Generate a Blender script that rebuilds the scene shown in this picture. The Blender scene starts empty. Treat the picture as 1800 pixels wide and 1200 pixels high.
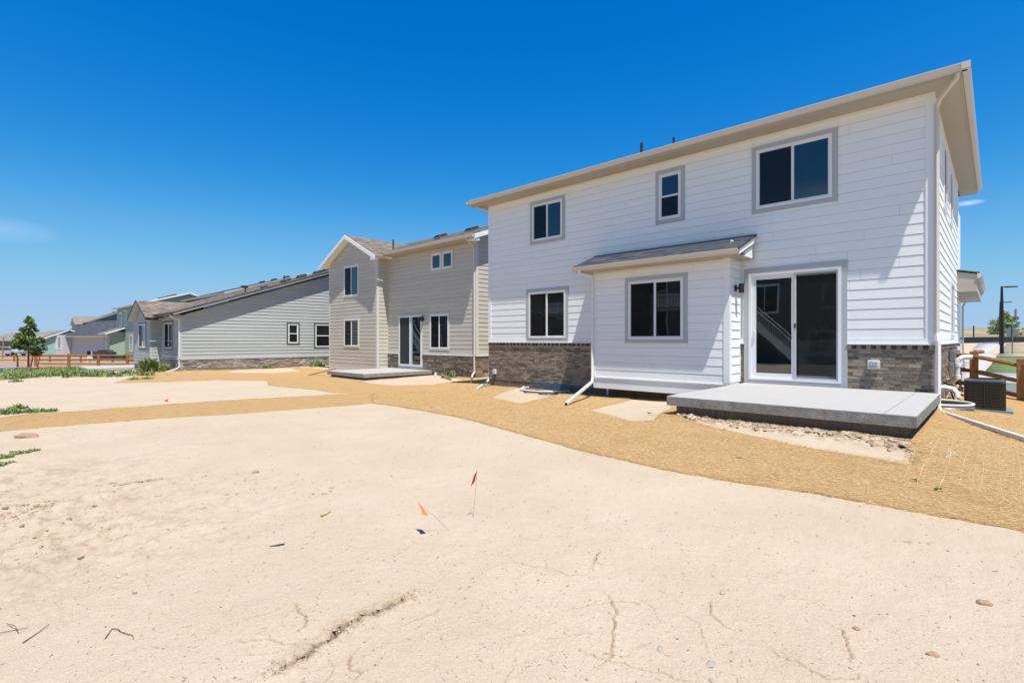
import bpy, bmesh, math, random
import numpy as np
from mathutils import Vector, Matrix, geometry as mgeo
R = math.radians
random.seed(7); rng = np.random.default_rng(7)
S = bpy.context.scene; COL = S.collection

# ------------------------------------------------------------------ camera, sky, sun, exposure
YAW = math.atan(852 / 897)
SA, CA = math.sin(YAW), math.cos(YAW)
cam = bpy.data.cameras.new('camera'); camo = bpy.data.objects.new('camera', cam); COL.objects.link(camo)
cam.sensor_width = 36; cam.lens = 36 * 897 / 1800; cam.shift_y = -3 / 1800; cam.clip_start = .05; cam.clip_end = 3000
camo.location = (0, 0, 0); camo.rotation_euler = (R(90), 0, YAW); S.camera = camo
SUN = Vector((1.29, -.605, 3.65)).normalized()
W = bpy.data.worlds.new('World'); S.world = W; W.use_nodes = True
nt = W.node_tree; nt.nodes.clear(); N = nt.nodes.new; Lk = nt.links.new
sky = N('ShaderNodeTexSky'); sky.sky_type = 'NISHITA'; sky.sun_disc = False
sky.sun_elevation = math.asin(SUN.z); sky.sun_rotation = math.atan2(SUN.x, SUN.y)
sky.altitude = 1700; sky.air_density = 1.0; sky.dust_density = .5; sky.ozone_density = 2.2
hs = N('ShaderNodeHueSaturation'); hs.inputs['Saturation'].default_value = 1.32; hs.inputs['Hue'].default_value = .487; hs.inputs['Value'].default_value = 1.0
Lk(sky.outputs[0], hs.inputs['Color'])
tc = N('ShaderNodeTexCoord')
def wisp(prev, d, sx, sy, amt, seed):
    """a thin cloud in direction d: half-width sx, half-height sy (radians)"""
    d = Vector(d).normalized(); r = d.cross(Vector((0, 0, 1))).normalized(); u = r.cross(d)
    def dot(v):
        n = N('ShaderNodeVectorMath'); n.operation = 'DOT_PRODUCT'; Lk(tc.outputs['Generated'], n.inputs[0]); n.inputs[1].default_value = v; return n.outputs['Value']
    def m(op, a, b=None):
        n = N('ShaderNodeMath'); n.operation = op
        for i, q in enumerate((a, b)):
            if q is None: continue
            if isinstance(q, (int, float)): n.inputs[i].default_value = q
            else: Lk(q, n.inputs[i])
        return n.outputs[0]
    a = m('MULTIPLY', dot(r), 1 / sx); b = m('MULTIPLY', dot(u), 1 / sy)
    e = m('SQRT', m('ADD', m('MULTIPLY', a, a), m('MULTIPLY', b, b)))
    mp = N('ShaderNodeMapping'); mp.inputs['Scale'].default_value = (5 / sx * .1, 5 / sx * .1, 9 / sx * .1); mp.inputs['Location'].default_value = (seed, seed * 2, 0)
    Lk(tc.outputs['Generated'], mp.inputs[0])
    nz = N('ShaderNodeTexNoise'); nz.inputs['Scale'].default_value = 2.2; nz.inputs['Detail'].default_value = 6; nz.inputs['Distortion'].default_value = .6; Lk(mp.outputs[0], nz.inputs['Vector'])
    f = m('SUBTRACT', 1.0, e); f = m('MULTIPLY', f, m('MULTIPLY', nz.outputs['Fac'], 2.2 * amt)); f = m('MINIMUM', m('MAXIMUM', f, 0), 1)
    f = m('MULTIPLY', f, m('GREATER_THAN', dot(d), 0))
    mx = N('ShaderNodeMix'); mx.data_type = 'RGBA'; Lk(f, mx.inputs['Factor']); Lk(prev, mx.inputs[6]); mx.inputs[7].default_value = (5.5, 5.9, 6.6, 1)
    return mx.outputs[2]
def pxdir(px, py):
    s = (px - 900) / 897; return (-SA + s * CA, CA + s * SA, (597 - py) / 897)
EXPO = .55; SKYS = .125
def scale(sock, k):
    n = N('ShaderNodeVectorMath'); n.operation = 'SCALE'; Lk(sock, n.inputs[0]); n.inputs['Scale'].default_value = k; return n.outputs[0]
cv = N('ShaderNodeRGBCurve'); cv.mapping.use_clip = False; cv.mapping.extend = 'EXTRAPOLATED'
for ch, pts in enumerate((((0, 0), (.043, .002), (.188, .140), (.40, .27), (.72, .355), (1, .39)), ((0, 0), (.10, .085), (.22, .185), (.527, .445), (.72, .535), (1, .575)), ((0, 0), (.30, .43), (.485, .62), (.75, .77), (.905, .81), (1, .82)))):
    c_ = cv.mapping.curves[ch]; c_.points[0].location = pts[0]; c_.points[1].location = pts[-1]
    for p in pts[1:-1]: c_.points.new(*p)
cv.mapping.update(); Lk(scale(hs.outputs[0], .125 * 2 ** .35), cv.inputs['Color'])
c = scale(cv.outputs[0], 1 / (SKYS * 2 ** EXPO))
c = wisp(c, pxdir(-15, 402), .075, .020, .16, 3.1)
c = wisp(c, pxdir(1702, 357), .020, .0045, .5, 1.7)
c = wisp(c, (-.20, -.93, .21), .16, .045, .42, 5.3)
c = wisp(c, (-.55, -.75, .33), .12, .03, .3, 8.3)
bg = N('ShaderNodeBackground'); bg.inputs['Strength'].default_value = SKYS; Lk(c, bg.inputs['Color'])
wo = N('ShaderNodeOutputWorld'); Lk(bg.outputs[0], wo.inputs[0])
sl = bpy.data.lights.new('sun', 'SUN'); sl.energy = 5.0; sl.angle = R(.55); sl.color = (1, .955, .88)
so = bpy.data.objects.new('sun', sl); COL.objects.link(so); so.rotation_euler = (-SUN).to_track_quat('-Z', 'Y').to_euler()
S.view_settings.view_transform = 'Standard'; S.view_settings.look = 'None'; S.view_settings.exposure = EXPO; S.view_settings.gamma = 1
S.view_settings.use_curve_mapping = False
S.render.engine = 'CYCLES'; S.cycles.max_bounces = 8; S.cycles.diffuse_bounces = 5; S.cycles.glossy_bounces = 4; S.cycles.transparent_max_bounces = 10
S.cycles.caustics_reflective = False; S.cycles.caustics_refractive = False

# ------------------------------------------------------------------ materials
MATS = {}
def mat(name, col, rough=.7, col2=None, vscale=3, vamt=1, bump=0, bscale=40, stretch=None, rnd=None, rcols=None, spec=.4, metal=0, dirt=None, bdist=.01):
    m = bpy.data.materials.new(name); m.use_nodes = True; t = m.node_tree; b = t.nodes['Principled BSDF']
    n = t.nodes.new; l = t.links.new
    b.inputs['Roughness'].default_value = rough; b.inputs['Specular IOR Level'].default_value = spec; b.inputs['Metallic'].default_value = metal
    tcn = n('ShaderNodeTexCoord'); mp = n('ShaderNodeMapping'); l(tcn.outputs['Object'], mp.inputs[0])
    if stretch: mp.inputs['Scale'].default_value = stretch
    col = tuple(col) + (1,)
    out = None
    if rnd:
        src = n('ShaderNodeObjectInfo').outputs['Random'] if rnd == 'obj' else n('ShaderNodeNewGeometry').outputs['Random Per Island']
        cr = n('ShaderNodeValToRGB'); l(src, cr.inputs[0]); cr.color_ramp.interpolation = 'LINEAR'
        cs = rcols; el = cr.color_ramp.elements
        el[0].color = tuple(cs[0]) + (1,); el[1].color = tuple(cs[-1]) + (1,)
        for i, q in enumerate(cs[1:-1]): e = el.new((i + 1) / (len(cs) - 1)); e.color = tuple(q) + (1,)
        out = cr.outputs[0]
    if col2 is not None:
        nz = n('ShaderNodeTexNoise'); nz.inputs['Scale'].default_value = vscale; nz.inputs['Detail'].default_value = 8; nz.inputs['Roughness'].default_value = .6
        l(mp.outputs[0], nz.inputs['Vector'])
        mr = n('ShaderNodeMapRange'); mr.inputs['From Min'].default_value = .3; mr.inputs['From Max'].default_value = .7; mr.inputs['To Max'].default_value = vamt; l(nz.outputs['Fac'], mr.inputs[0])
        mx = n('ShaderNodeMix'); mx.data_type = 'RGBA'; l(mr.outputs[0], mx.inputs['Factor'])
        if out: l(out, mx.inputs[6])
        else: mx.inputs[6].default_value = col
        mx.inputs[7].default_value = tuple(col2) + (1,)
        out = mx.outputs[2]
    if dirt:
        d = n('ShaderNodeTexNoise'); d.inputs['Scale'].default_value = dirt[1]; d.inputs['Detail'].default_value = 9; d.inputs['Roughness'].default_value = .7; l(tcn.outputs['Object'], d.inputs['Vector'])
        mr = n('ShaderNodeMapRange'); mr.inputs['From Min'].default_value = dirt[3] if len(dirt) > 3 else .55; mr.inputs['From Max'].default_value = (dirt[3] if len(dirt) > 3 else .55) + .12; mr.inputs['To Max'].default_value = dirt[2]; l(d.outputs['Fac'], mr.inputs[0])
        mx = n('ShaderNodeMix'); mx.data_type = 'RGBA'; l(mr.outputs[0], mx.inputs['Factor'])
        if out: l(out, mx.inputs[6])
        else: mx.inputs[6].default_value = col
        mx.inputs[7].default_value = tuple(dirt[0]) + (1,); out = mx.outputs[2]
    if out: l(out, b.inputs['Base Color'])
    else: b.inputs['Base Color'].default_value = col
    if bump:
        bz = n('ShaderNodeTexNoise'); bz.inputs['Scale'].default_value = bscale; bz.inputs['Detail'].default_value = 6; bz.inputs['Roughness'].default_value = .65; l(mp.outputs[0], bz.inputs['Vector'])
        bp = n('ShaderNodeBump'); bp.inputs['Strength'].default_value = bump; bp.inputs['Distance'].default_value = bdist; l(bz.outputs['Fac'], bp.inputs['Height']); l(bp.outputs[0], b.inputs['Normal'])
    MATS[name] = m; return m
def glass_mat(name, through, tint=(.7, .8, .8), ior=1.9, base=(.008, .010, .012)):
    """window glass: mirror-like share by Fresnel, the rest either dark or seen through"""
    m = bpy.data.materials.new(name); m.use_nodes = True; t = m.node_tree; t.nodes.clear(); n = t.nodes.new; l = t.links.new
    fr = n('ShaderNodeFresnel'); fr.inputs['IOR'].default_value = ior
    nz = n('ShaderNodeTexNoise'); nz.inputs['Scale'].default_value = 1.3; nz.inputs['Detail'].default_value = 1
    tcn = n('ShaderNodeTexCoord'); l(tcn.outputs['Object'], nz.inputs['Vector'])
    bp = n('ShaderNodeBump'); bp.inputs['Strength'].default_value = .12; bp.inputs['Distance'].default_value = .01; l(nz.outputs['Fac'], bp.inputs['Height'])
    gl = n('ShaderNodeBsdfGlossy'); gl.inputs['Roughness'].default_value = .008; gl.inputs['Color'].default_value = (.86, .95, .97, 1); l(bp.outputs[0], gl.inputs['Normal'])
    if through:
        ba = n('ShaderNodeBsdfTransparent'); ba.inputs['Color'].default_value = tuple(tint) + (1,)
    else:
        ba = n('ShaderNodeBsdfDiffuse'); ba.inputs['Color'].default_value = tuple(base) + (1,)
    mx = n('ShaderNodeMixShader'); l(fr.outputs[0], mx.inputs[0]); l(ba.outputs[0], mx.inputs[1]); l(gl.outputs[0], mx.inputs[2])
    o = n('ShaderNodeOutputMaterial'); l(mx.outputs[0], o.inputs[0]); MATS[name] = m; return m
def screen_mat():
    m = bpy.data.materials.new('insect mesh'); m.use_nodes = True; t = m.node_tree; t.nodes.clear(); n = t.nodes.new; l = t.links.new
    a = n('ShaderNodeBsdfDiffuse'); a.inputs['Color'].default_value = (.022, .021, .020, 1); b = n('ShaderNodeBsdfTransparent')
    mx = n('ShaderNodeMixShader'); mx.inputs[0].default_value = .30; l(b.outputs[0], mx.inputs[1]); l(a.outputs[0], mx.inputs[2])
    o = n('ShaderNodeOutputMaterial'); l(mx.outputs[0], o.inputs[0]); return m
GL = glass_mat('window glass', False); GLT = glass_mat('patio door glass', True, tint=(.9, .96, .95), ior=1.75); SCR = screen_mat()
WHITE = mat('white lap siding', (.80, .82, .81), .55, (.77, .79, .785), 1.2, .6, .25, 26, (1.2, 1.2, 14), rnd='obj', rcols=[(.785, .805, .795), (.82, .84, .825)], dirt=((.60, .55, .49), 2.2, .16, .60))
WHITEV = mat('white painted trim', (.78, .80, .79), .5, (.75, .765, .76), 2, .5, .12, 30, dirt=((.6, .56, .5), 3, .14, .60))
VINYL = mat('white vinyl window frame', (0.736, 0.736, 0.736), .35, dirt=((.62, .60, .56), 5, .18, .58))
GTRIM = mat('light grey window trim', (.425, .44, .445), .6, (.39, .405, .41), 3, .6, .15, 40, (3, 3, 12))
CREAMG = mat('off white gutter metal', (.58, .54, .48), .4, (.54, .50, .44), 2, .5, dirt=((.5, .45, .38), 6, .2, .60))
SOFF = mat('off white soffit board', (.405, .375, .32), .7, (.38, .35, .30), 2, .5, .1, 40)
GREIGE = mat('greige lap siding', (.50, .465, .39), .6, rnd='obj', rcols=[(.49, .455, .38), (.53, .495, .42)], bump=.25, bscale=26, stretch=(1.2, 1.2, 14), dirt=((.42, .38, .31), 2, .2, .60))
GREIGET = mat('pale greige trim', (.62, .60, .54), .6, (.58, .56, .5), 2, .5, .1, 30)
SAGE = mat('pale grey green lap siding', (.40, .428, .42), .6, rnd='obj', rcols=[(.385, .412, .402), (.42, .448, .438)], bump=.25, bscale=26, stretch=(1.2, 1.2, 14), dirt=((.42, .40, .36), 2, .2, .60))
SAGET = mat('pale grey trim', (.46, .48, .48), .6, (.42, .45, .45), 2, .5)
DTRIM = mat('dark grey window trim', (0.096, 0.108, 0.112), .6, (0.080, 0.088, 0.096), 3, .5)
DFAS = mat('dark brown roof edge metal', (.035, .032, .03), .4)
BRC = [(.13, .092, .062), (.235, .178, .125), (.33, .26, .19), (.175, .125, .083), (.39, .31, .23), (.07, .050, .036), (.265, .205, .143), (.10, .073, .05)]
BRK = mat('brown brick', (.2, .15, .12), .85, rnd='obj', rcols=BRC, bump=.7, bscale=70, col2=(.34, .30, .25), vscale=22, vamt=.35, bdist=.006, stretch=(1, 1, 2.5))
BRKI = mat('brown brickwork', (.2, .15, .12), .85, rnd='isl', rcols=BRC, bump=.7, bscale=70, col2=(.34, .30, .25), vscale=22, vamt=.35, bdist=.006, stretch=(1, 1, 2.5))
MORT = mat('grey mortar', (.42, .375, .32), .95, (.34, .30, .25), 20, 1, .5, 90)
STC = [(.08, .08, .085), (.38, .335, .29), (.17, .16, .155), (.55, .50, .44), (.11, .11, .115), (.46, .40, .34), (.25, .225, .20), (.60, .55, .49)]
STN = mat('grey ledge stone', (.3, .27, .25), .85, rnd='obj', rcols=STC, bump=.9, bscale=30, bdist=.012, col2=(.40, .37, .33), vscale=9, vamt=.4)
STC2 = [(.09, .062, .045), (.26, .20, .14), (.14, .10, .07), (.42, .34, .24), (.06, .045, .035), (.19, .14, .10), (.11, .08, .06)]
STN2 = mat('brown ledge stone', (.3, .2, .1), .85, rnd='obj', rcols=STC2, bump=.9, bscale=30, bdist=.012, col2=(.36, .31, .25), vscale=9, vamt=.35)
CONC = mat('broom finished concrete', (0.385, 0.370, 0.348), .85, (0.340, 0.329, 0.311), 4, .8, .3, 120, (1, 6, 1), dirt=((.40, .36, .31), 3.5, .35, .60))
CONCE = mat('rough concrete slab edge', (.34, .325, .30), .95, (.20, .185, .165), 9, 1, 1, 45, bdist=.03)
FOUND = mat('foundation concrete', (.24, .20, .155), .95, (.13, .10, .075), 5, 1, .8, 25, (6, 6, .7), bdist=.02)
SHB = [(.15, .115, .09), (.23, .18, .145), (.11, .088, .072), (.19, .155, .125), (.27, .225, .185)]
SHBR = mat('brown asphalt shingle', (.2, .15, .1), .95, rnd='isl', rcols=SHB, bump=.5, bscale=200)
SHG = mat('grey asphalt shingle', (.1, .11, .12), .95, rnd='isl', rcols=[(.025, .031, .038), (.065, .074, .086), (.04, .048, .056), (.09, .10, .115)], bump=.5, bscale=200)
SHTAN = mat('tan grey asphalt shingle', (.1, .11, .12), .95, rnd='isl', rcols=[(.16, .145, .12), (.25, .225, .19), (.20, .18, .15)], bump=.5, bscale=200)
ROOFD = mat('roof underlay', (.05, .05, .05), .9)
BLK = mat('black metal', (.012, .012, .013), .4)
BRONZE = mat('dark bronze lamp metal', (.022, .013, .012), .45)
PVC = mat('white plastic pipe', (0.720, 0.711, 0.693), .35, dirt=((.6, .5, .38), 8, .3, .58))
GALV = mat('galvanised steel', (.34, .36, .38), .45, (.25, .27, .29), 8, .8, metal=.6)
BLUEM = mat('blue grey well liner', (.05, .10, .14), .5, (.09, .14, .18), 5, .8)
WOODF = mat('split rail fence wood', (0.323, 0.162, 0.064), .8, (0.187, 0.085, 0.034), 5, .9, .6, 18, (3, 3, 1))
PLY = mat('weathered timber', (.36, .24, .14), .85, (.24, .15, .08), 6, .8, .4, 30)
DINT = mat('dim room wall', (.62, .60, .57), .9); DFLR = mat('wood floor', (.24, .17, .12), .4); CAB = mat('white kitchen cabinet', (.75, .75, .74), .4); CHROME = mat('brushed steel', (.6, .6, .6), .2, metal=1)
REDF = mat('red flag plastic', (.42, .018, .02), .5); ORF = mat('orange flag plastic', (.85, .17, .01), .5); WIRE = mat('flag wire', (.25, .22, .2), .5)

# ------------------------------------------------------------------ mesh helpers
MW = {}
def props(o, label=None, category=None, group=None, kind=None):
    for k, v in (('label', label), ('category', category), ('group', group), ('kind', kind)):
        if v: o[k] = v
    return o
def empty(name, loc, rz=0, **p):
    o = bpy.data.objects.new(name, None); COL.objects.link(o); o.location = loc; o.rotation_euler = (0, 0, rz); o.empty_display_size = .2
    MW[o.name] = Matrix.Translation(Vector(loc)) @ Matrix.Rotation(rz, 4, 'Z'); return props(o, **p)
EACH = {'corner_board', 'mortar', 'water_table', 'foundation', 'rake_board', 'skirt_board', 'soffit', 'fascia', 'fan_guard', 'slab_edge', 'drip_edge', 'handrail'}
class MB:
    def __init__(s): s.v = []; s.f = []; s.pr = []
    def face(s, pts): i = len(s.v); s.v += [tuple(p) for p in pts]; s.f.append(tuple(range(i, i + len(pts))))
    def hexa(s, b, t):
        """prism between two equal-length loops"""
        s.pr.append((len(s.v), len(s.f))); i = len(s.v); n = len(b); s.v += [tuple(p) for p in b] + [tuple(p) for p in t]
        s.f.append(tuple(i + k for k in reversed(range(n)))); s.f.append(tuple(i + n + k for k in range(n)))
        for k in range(n): j = (k + 1) % n; s.f.append((i + k, i + j, i + n + j, i + n + k))
    def box(s, x0, x1, y0, y1, z0, z1):
        s.hexa([(x0, y0, z0), (x1, y0, z0), (x1, y1, z0), (x0, y1, z0)], [(x0, y0, z1), (x1, y0, z1), (x1, y1, z1), (x0, y1, z1)])
    def tube(s, path, r, n=8, caps=True):
        path = [Vector(p) for p in path]; rr = r if isinstance(r, (list, tuple)) else [r] * len(path)
        s.pr.append((len(s.v), len(s.f))); i0 = len(s.v); up = None
        for k, p in enumerate(path):
            d = ((path[min(k + 1, len(path) - 1)] - p).normalized() + (p - path[max(k - 1, 0)]).normalized())
            if d.length < 1e-6: d = Vector((0, 0, 1))
            d.normalize()
            if up is None: up = Vector((0, 0, 1)) if abs(d.z) < .9 else Vector((SA, -CA, 0))
            a = d.cross(up); a = a.normalized() if a.length > 1e-5 else Vector((1, 0, 0)); b = a.cross(d).normalized(); up = b
            off = math.pi / 4 if n == 4 else 0
            for q in range(n):
                t = 2 * math.pi * q / n + off; s.v.append(tuple(p + a * math.cos(t) * rr[k] + b * math.sin(t) * rr[k]))
        for k in range(len(path) - 1):
            for q in range(n):
                j = (q + 1) % n; s.f.append((i0 + k * n + q, i0 + k * n + j, i0 + (k + 1) * n + j, i0 + (k + 1) * n + q))
        if caps: s.f.append(tuple(i0 + q for q in reversed(range(n)))); s.f.append(tuple(i0 + (len(path) - 1) * n + q for q in range(n)))
    def build(s, name, m, parent=None, bevel=0, smooth=False, **p):
        if name in EACH and len(s.pr) > 1 and parent is not None and not p:
            out = None
            for k, (v0, f0) in enumerate(s.pr):
                v1, f1 = s.pr[k + 1] if k + 1 < len(s.pr) else (len(s.v), len(s.f)); q = MB(); q.v = s.v[v0:v1]; q.f = [tuple(i - v0 for i in f) for f in s.f[f0:f1]]; q.pr = [(0, 0)]; out = q.build(name, m, parent, bevel, smooth)
            return out
        me = bpy.data.meshes.new(name); v = s.v
        if parent is not None:
            key = parent.name; Mx = MW[key].inverted(); v = [tuple(Mx @ Vector(q)) for q in v]
        me.from_pydata(v, [], s.f); me.materials.append(m)
        bm = bmesh.new(); bm.from_mesh(me); bmesh.ops.recalc_face_normals(bm, faces=bm.faces)
        if bevel: bmesh.ops.bevel(bm, geom=bm.edges[:], offset=bevel, segments=2, affect='EDGES', profile=.6)
        if smooth:
            for f in bm.faces: f.smooth = True
        bm.to_mesh(me); bm.free()
        if smooth: me.set_sharp_from_angle(angle=R(40))
        o = bpy.data.objects.new(name, me); COL.objects.link(o)
        if parent is not None: o.parent = parent; MW[o.name] = MW[parent.name].copy()
        else: MW[o.name] = Matrix()
        return props(o, **p)
def recenter(o):
    """move a top-level mesh's origin to its base centre"""
    me = o.data; co = np.empty(len(me.vertices) * 3, np.float32); me.vertices.foreach_get('co', co); co = co.reshape(-1, 3)
    c = np.array([(co[:, 0].min() + co[:, 0].max()) / 2, (co[:, 1].min() + co[:, 1].max()) / 2, co[:, 2].min()], np.float32)
    me.vertices.foreach_set('co', (co - c).ravel()); o.location = [float(q) for q in c]; MW[o.name] = Matrix.Translation(o.location); return o
def np_mesh(name, verts, quads, m, parent=None, nside=4, smooth=False, **p):
    me = bpy.data.meshes.new(name); verts = np.asarray(verts, np.float32); quads = np.asarray(quads, np.int32)
    if parent is not None:
        Mi = np.array(MW[parent.name].inverted()); verts = (verts @ Mi[:3, :3].T + Mi[:3, 3]).astype(np.float32)
    me.vertices.add(len(verts)); me.vertices.foreach_set('co', verts.ravel()); nf = len(quads)
    me.loops.add(nf * nside); me.loops.foreach_set('vertex_index', quads.ravel()); me.polygons.add(nf)
    me.polygons.foreach_set('loop_start', np.arange(nf, dtype=np.int32) * nside); me.polygons.foreach_set('loop_total', np.full(nf, nside, np.int32))
    if smooth: me.polygons.foreach_set('use_smooth', np.ones(nf, bool))
    me.update(calc_edges=True); me.validate(); me.materials.append(m)
    o = bpy.data.objects.new(name, me); COL.objects.link(o)
    if parent is not None: o.parent = parent
    MW[o.name] = MW[parent.name].copy() if parent is not None else Matrix()
    return props(o, **p)
class Wall:
    """vertical plane: u along it, z up, n out of it"""
    def __init__(s, o, ang): s.o = Vector((o[0], o[1], 0)); a = R(ang); s.U = Vector((math.cos(a), math.sin(a), 0)); s.N = Vector((math.sin(a), -math.cos(a), 0)); s.ang = a
    def P(s, u, z, n=0): return s.o + s.U * u + s.N * n + Vector((0, 0, z))
    def box(s, mb, u0, u1, z0, z1, n0, n1):
        mb.hexa([s.P(u0, z0, n0), s.P(u1, z0, n0), s.P(u1, z0, n1), s.P(u0, z0, n1)], [s.P(u0, z1, n0), s.P(u1, z1, n0), s.P(u1, z1, n1), s.P(u0, z1, n1)])
    def prof(s, mb, pts, u0, u1):
        """extrude the (n, z) outline pts from u0 to u1; u0/u1 may be functions of z"""
        a = [s.P(u0(z) if callable(u0) else u0, z, n) for n, z in pts]; b = [s.P(u1(z) if callable(u1) else u1, z, n) for n, z in pts]
        mb.hexa(a, b)
def siding(w, z0, z1, rng_, opens, m, parent, exp=.2, joint=3.66, as_parts=True, seed=0, name='siding_plank', thick=.017, gap=.008, step=.0065):
    """lap boards from z0 up to z1; rng_(z) -> (ul, ur); opens = (u0, u1, z0, z1) holes"""
    rd = random.Random(seed); z = z0; mbs = MB(); k = 0
    while z < z1 - .02:
        a, b = z, min(z + exp, z1); l0, r0 = rng_(a); l1, r1 = rng_(b); cuts = set()
        lo, hi = min(l0, l1), max(r0, r1)
        if r0 - l0 < .03: break
        for q in opens:
            if q[3] > a + .002 and q[2] < b - .002: cuts |= {q[0], q[1]}
        for q in np.arange(lo - rd.uniform(0, joint), hi, joint): cuts.add(float(q))
        cs = [lo] + sorted(q for q in cuts if max(l0, l1) + .02 < q < min(r0, r1) - .02) + [hi]
        for i in range(len(cs) - 1):
            ua, ub = cs[i], cs[i + 1]; mid = (ua + ub) / 2; zs = [(a, b)]
            for q in opens:
                if q[0] < mid < q[1]:
                    nz = []
                    for (c, d) in zs:
                        if q[3] <= c or q[2] >= d: nz.append((c, d)); continue
                        if q[2] > c + .01: nz.append((c, q[2]))
                        if q[3] < d - .01: nz.append((q[3], d))
                    zs = nz
            for (c, d) in zs:
                def nn(zz): return thick + max(step - .0065, 0) - step * (zz - a) / exp
                fa = (lambda zz, A=a, B=b: l0 + (l1 - l0) * (zz - A) / (B - A)) if i == 0 else ua + .0018
                fb = (lambda zz, A=a, B=b: r0 + (r1 - r0) * (zz - A) / (B - A)) if i == len(cs) - 2 else ub - .0018
                mb = MB() if as_parts else mbs
                dt = d - gap if abs(d - b) < 1e-6 and b - a > exp - .001 else d - .0003; w.prof(mb, [(-.002, c), (nn(c), c), (nn(dt), dt), (-.002, dt)], fa, fb)
                if as_parts: mb.build(name, m, parent)
        z += exp; k += 1
    if not as_parts and mbs.v: mbs.build('siding_board', m, parent, kind='stuff')
def const(a, b): return lambda z: (a, b)
def window(w, u0, u1, z0, z1, parent, kind='slider', fm=None, trim=None, tw=.10, fw=.05, screen='l', trimn=.036, sill=True, glass=None, tnm='window_trim', name='window'):
    fm = fm or VINYL; mb = MB(); n0, n1 = .004, .046
    w.box(mb, u0, u1, z0, z0 + fw, n0, n1); w.box(mb, u0, u1, z1 - fw, z1, n0, n1)
    w.box(mb, u0, u0 + fw, z0 + fw, z1 - fw, n0, n1); w.box(mb, u1 - fw, u1, z0 + fw, z1 - fw, n0, n1)
    f = mb.build(name, fm, parent)
    a, b, c, d = u0 + fw, u1 - fw, z0 + fw, z1 - fw; sw = .028
    if kind == 'slider': cells = [(a, (a + b) / 2, c, d), ((a + b) / 2, b, c, d)]
    elif kind == 'hung': cells = [(a, b, c, (c + d) / 2), (a, b, (c + d) / 2, d)]
    else: cells = [(a, b, c, d)]
    for i, (p, q, r, s_) in enumerate(cells):
        front = (i == 0)
        m2 = MB(); na, nb = (.020, .036) if front else (.008, .024)
        w.box(m2, p + .001, q - .001, r + .001, r + sw, na, nb); w.box(m2, p + .001, q - .001, s_ - sw, s_ - .001, na, nb)
        w.box(m2, p + .001, p + sw, r + sw, s_ - sw, na, nb); w.box(m2, q - sw, q - .001, r + sw, s_ - sw, na, nb)
        m2.build('sash', fm, f)
        m3 = MB(); ng = (na + nb) / 2 - .006; w.box(m3, p + sw - .003, q - sw + .003, r + sw - .003, s_ - sw + .003, ng - .003, ng); m3.build('pane', glass or GL, f)
        if screen and ((screen == 'l' and i == 0 and kind != 'single')):
            m4 = MB(); w.box(m4, p + sw - .006, q - sw + .006, r + sw - .006, s_ - sw + .006, nb + .0035, nb + .0045); m4.build('insect_screen', SCR, f)
    if trim:
        m5 = MB(); t = tw; w.box(m5, u0 - t, u1 + t, z1 + .001, z1 + t, .002, trimn + .004); w.box(m5, u0 - t, u1 + t, z0 - t, z0 - .001, .002, trimn + .002)
        w.box(m5, u0 - t, u0 - .001, z0 + .0005, z1, .002, trimn); w.box(m5, u1 + .001, u1 + t, z0 + .0005, z1, .002, trimn)
        m5.build(tnm, trim, parent)
    return f
def roof_plane(parent, e0, e1, r1, r0, m, expo=.143, thick=.14, fasm=None, tab=(.12, .34), name='roof_deck', seed=1, shing=True):
    e0, e1, r0, r1 = map(Vector, (e0, e1, r0, r1)); U = (e1 - e0).normalized(); V = ((r0 + r1) / 2 - (e0 + e1) / 2); V -= U * V.dot(U); L = V.length; V.normalize(); Nn = U.cross(V).normalized()
    if Nn.z < 0: Nn = -Nn
    mb = MB(); dn = -Nn * thick; mb.hexa([e0 + dn, e1 + dn, r1 + dn, r0 + dn], [e0, e1, r1, r0]); mb.build(name, fasm or WHITEV, parent)
    if not shing: return
    rd = np.random.default_rng(seed); vs = []; n = int(L / expo)
    for k in range(n + 1):
        s0, s1 = k * expo, min((k + 1) * expo + .02, L)
        if s0 >= L - .01: break
        fa, fb = s0 / L, s1 / L
        A = e0.lerp(r0, fa); B = e1.lerp(r1, fa); A2 = e0.lerp(r0, fb); B2 = e1.lerp(r1, fb); wd = (B - A).length
        if wd < .1: continue
        x = -rd.uniform(0, .2); ed = [0]
        while True:
            x += rd.uniform(*tab)
            if x >= wd: break
            if x > 0: ed.append(x)
        ed.append(wd)
        for i in range(len(ed) - 1):
            p, q = ed[i] / wd, ed[i + 1] / wd; h = .007 + rd.uniform(0, .007)
            a = A.lerp(B, p) + Nn * h; b = A.lerp(B, q) + Nn * h; c_ = A2.lerp(B2, q) + Nn * .0035; d = A2.lerp(B2, p) + Nn * .0035
            vs += [a - Nn * h * .9 - V * .002, b - Nn * h * .9 - V * .002, a, b, c_, d]
    k = len(vs) // 6; base = (np.arange(k) * 6)[:, None]
    q = np.concatenate([base + np.array([0, 1, 3, 2]), base + np.array([2, 3, 4, 5])])
    np_mesh('shingle', np.array([tuple(v) for v in vs]), q, m, parent, kind='stuff')
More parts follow.
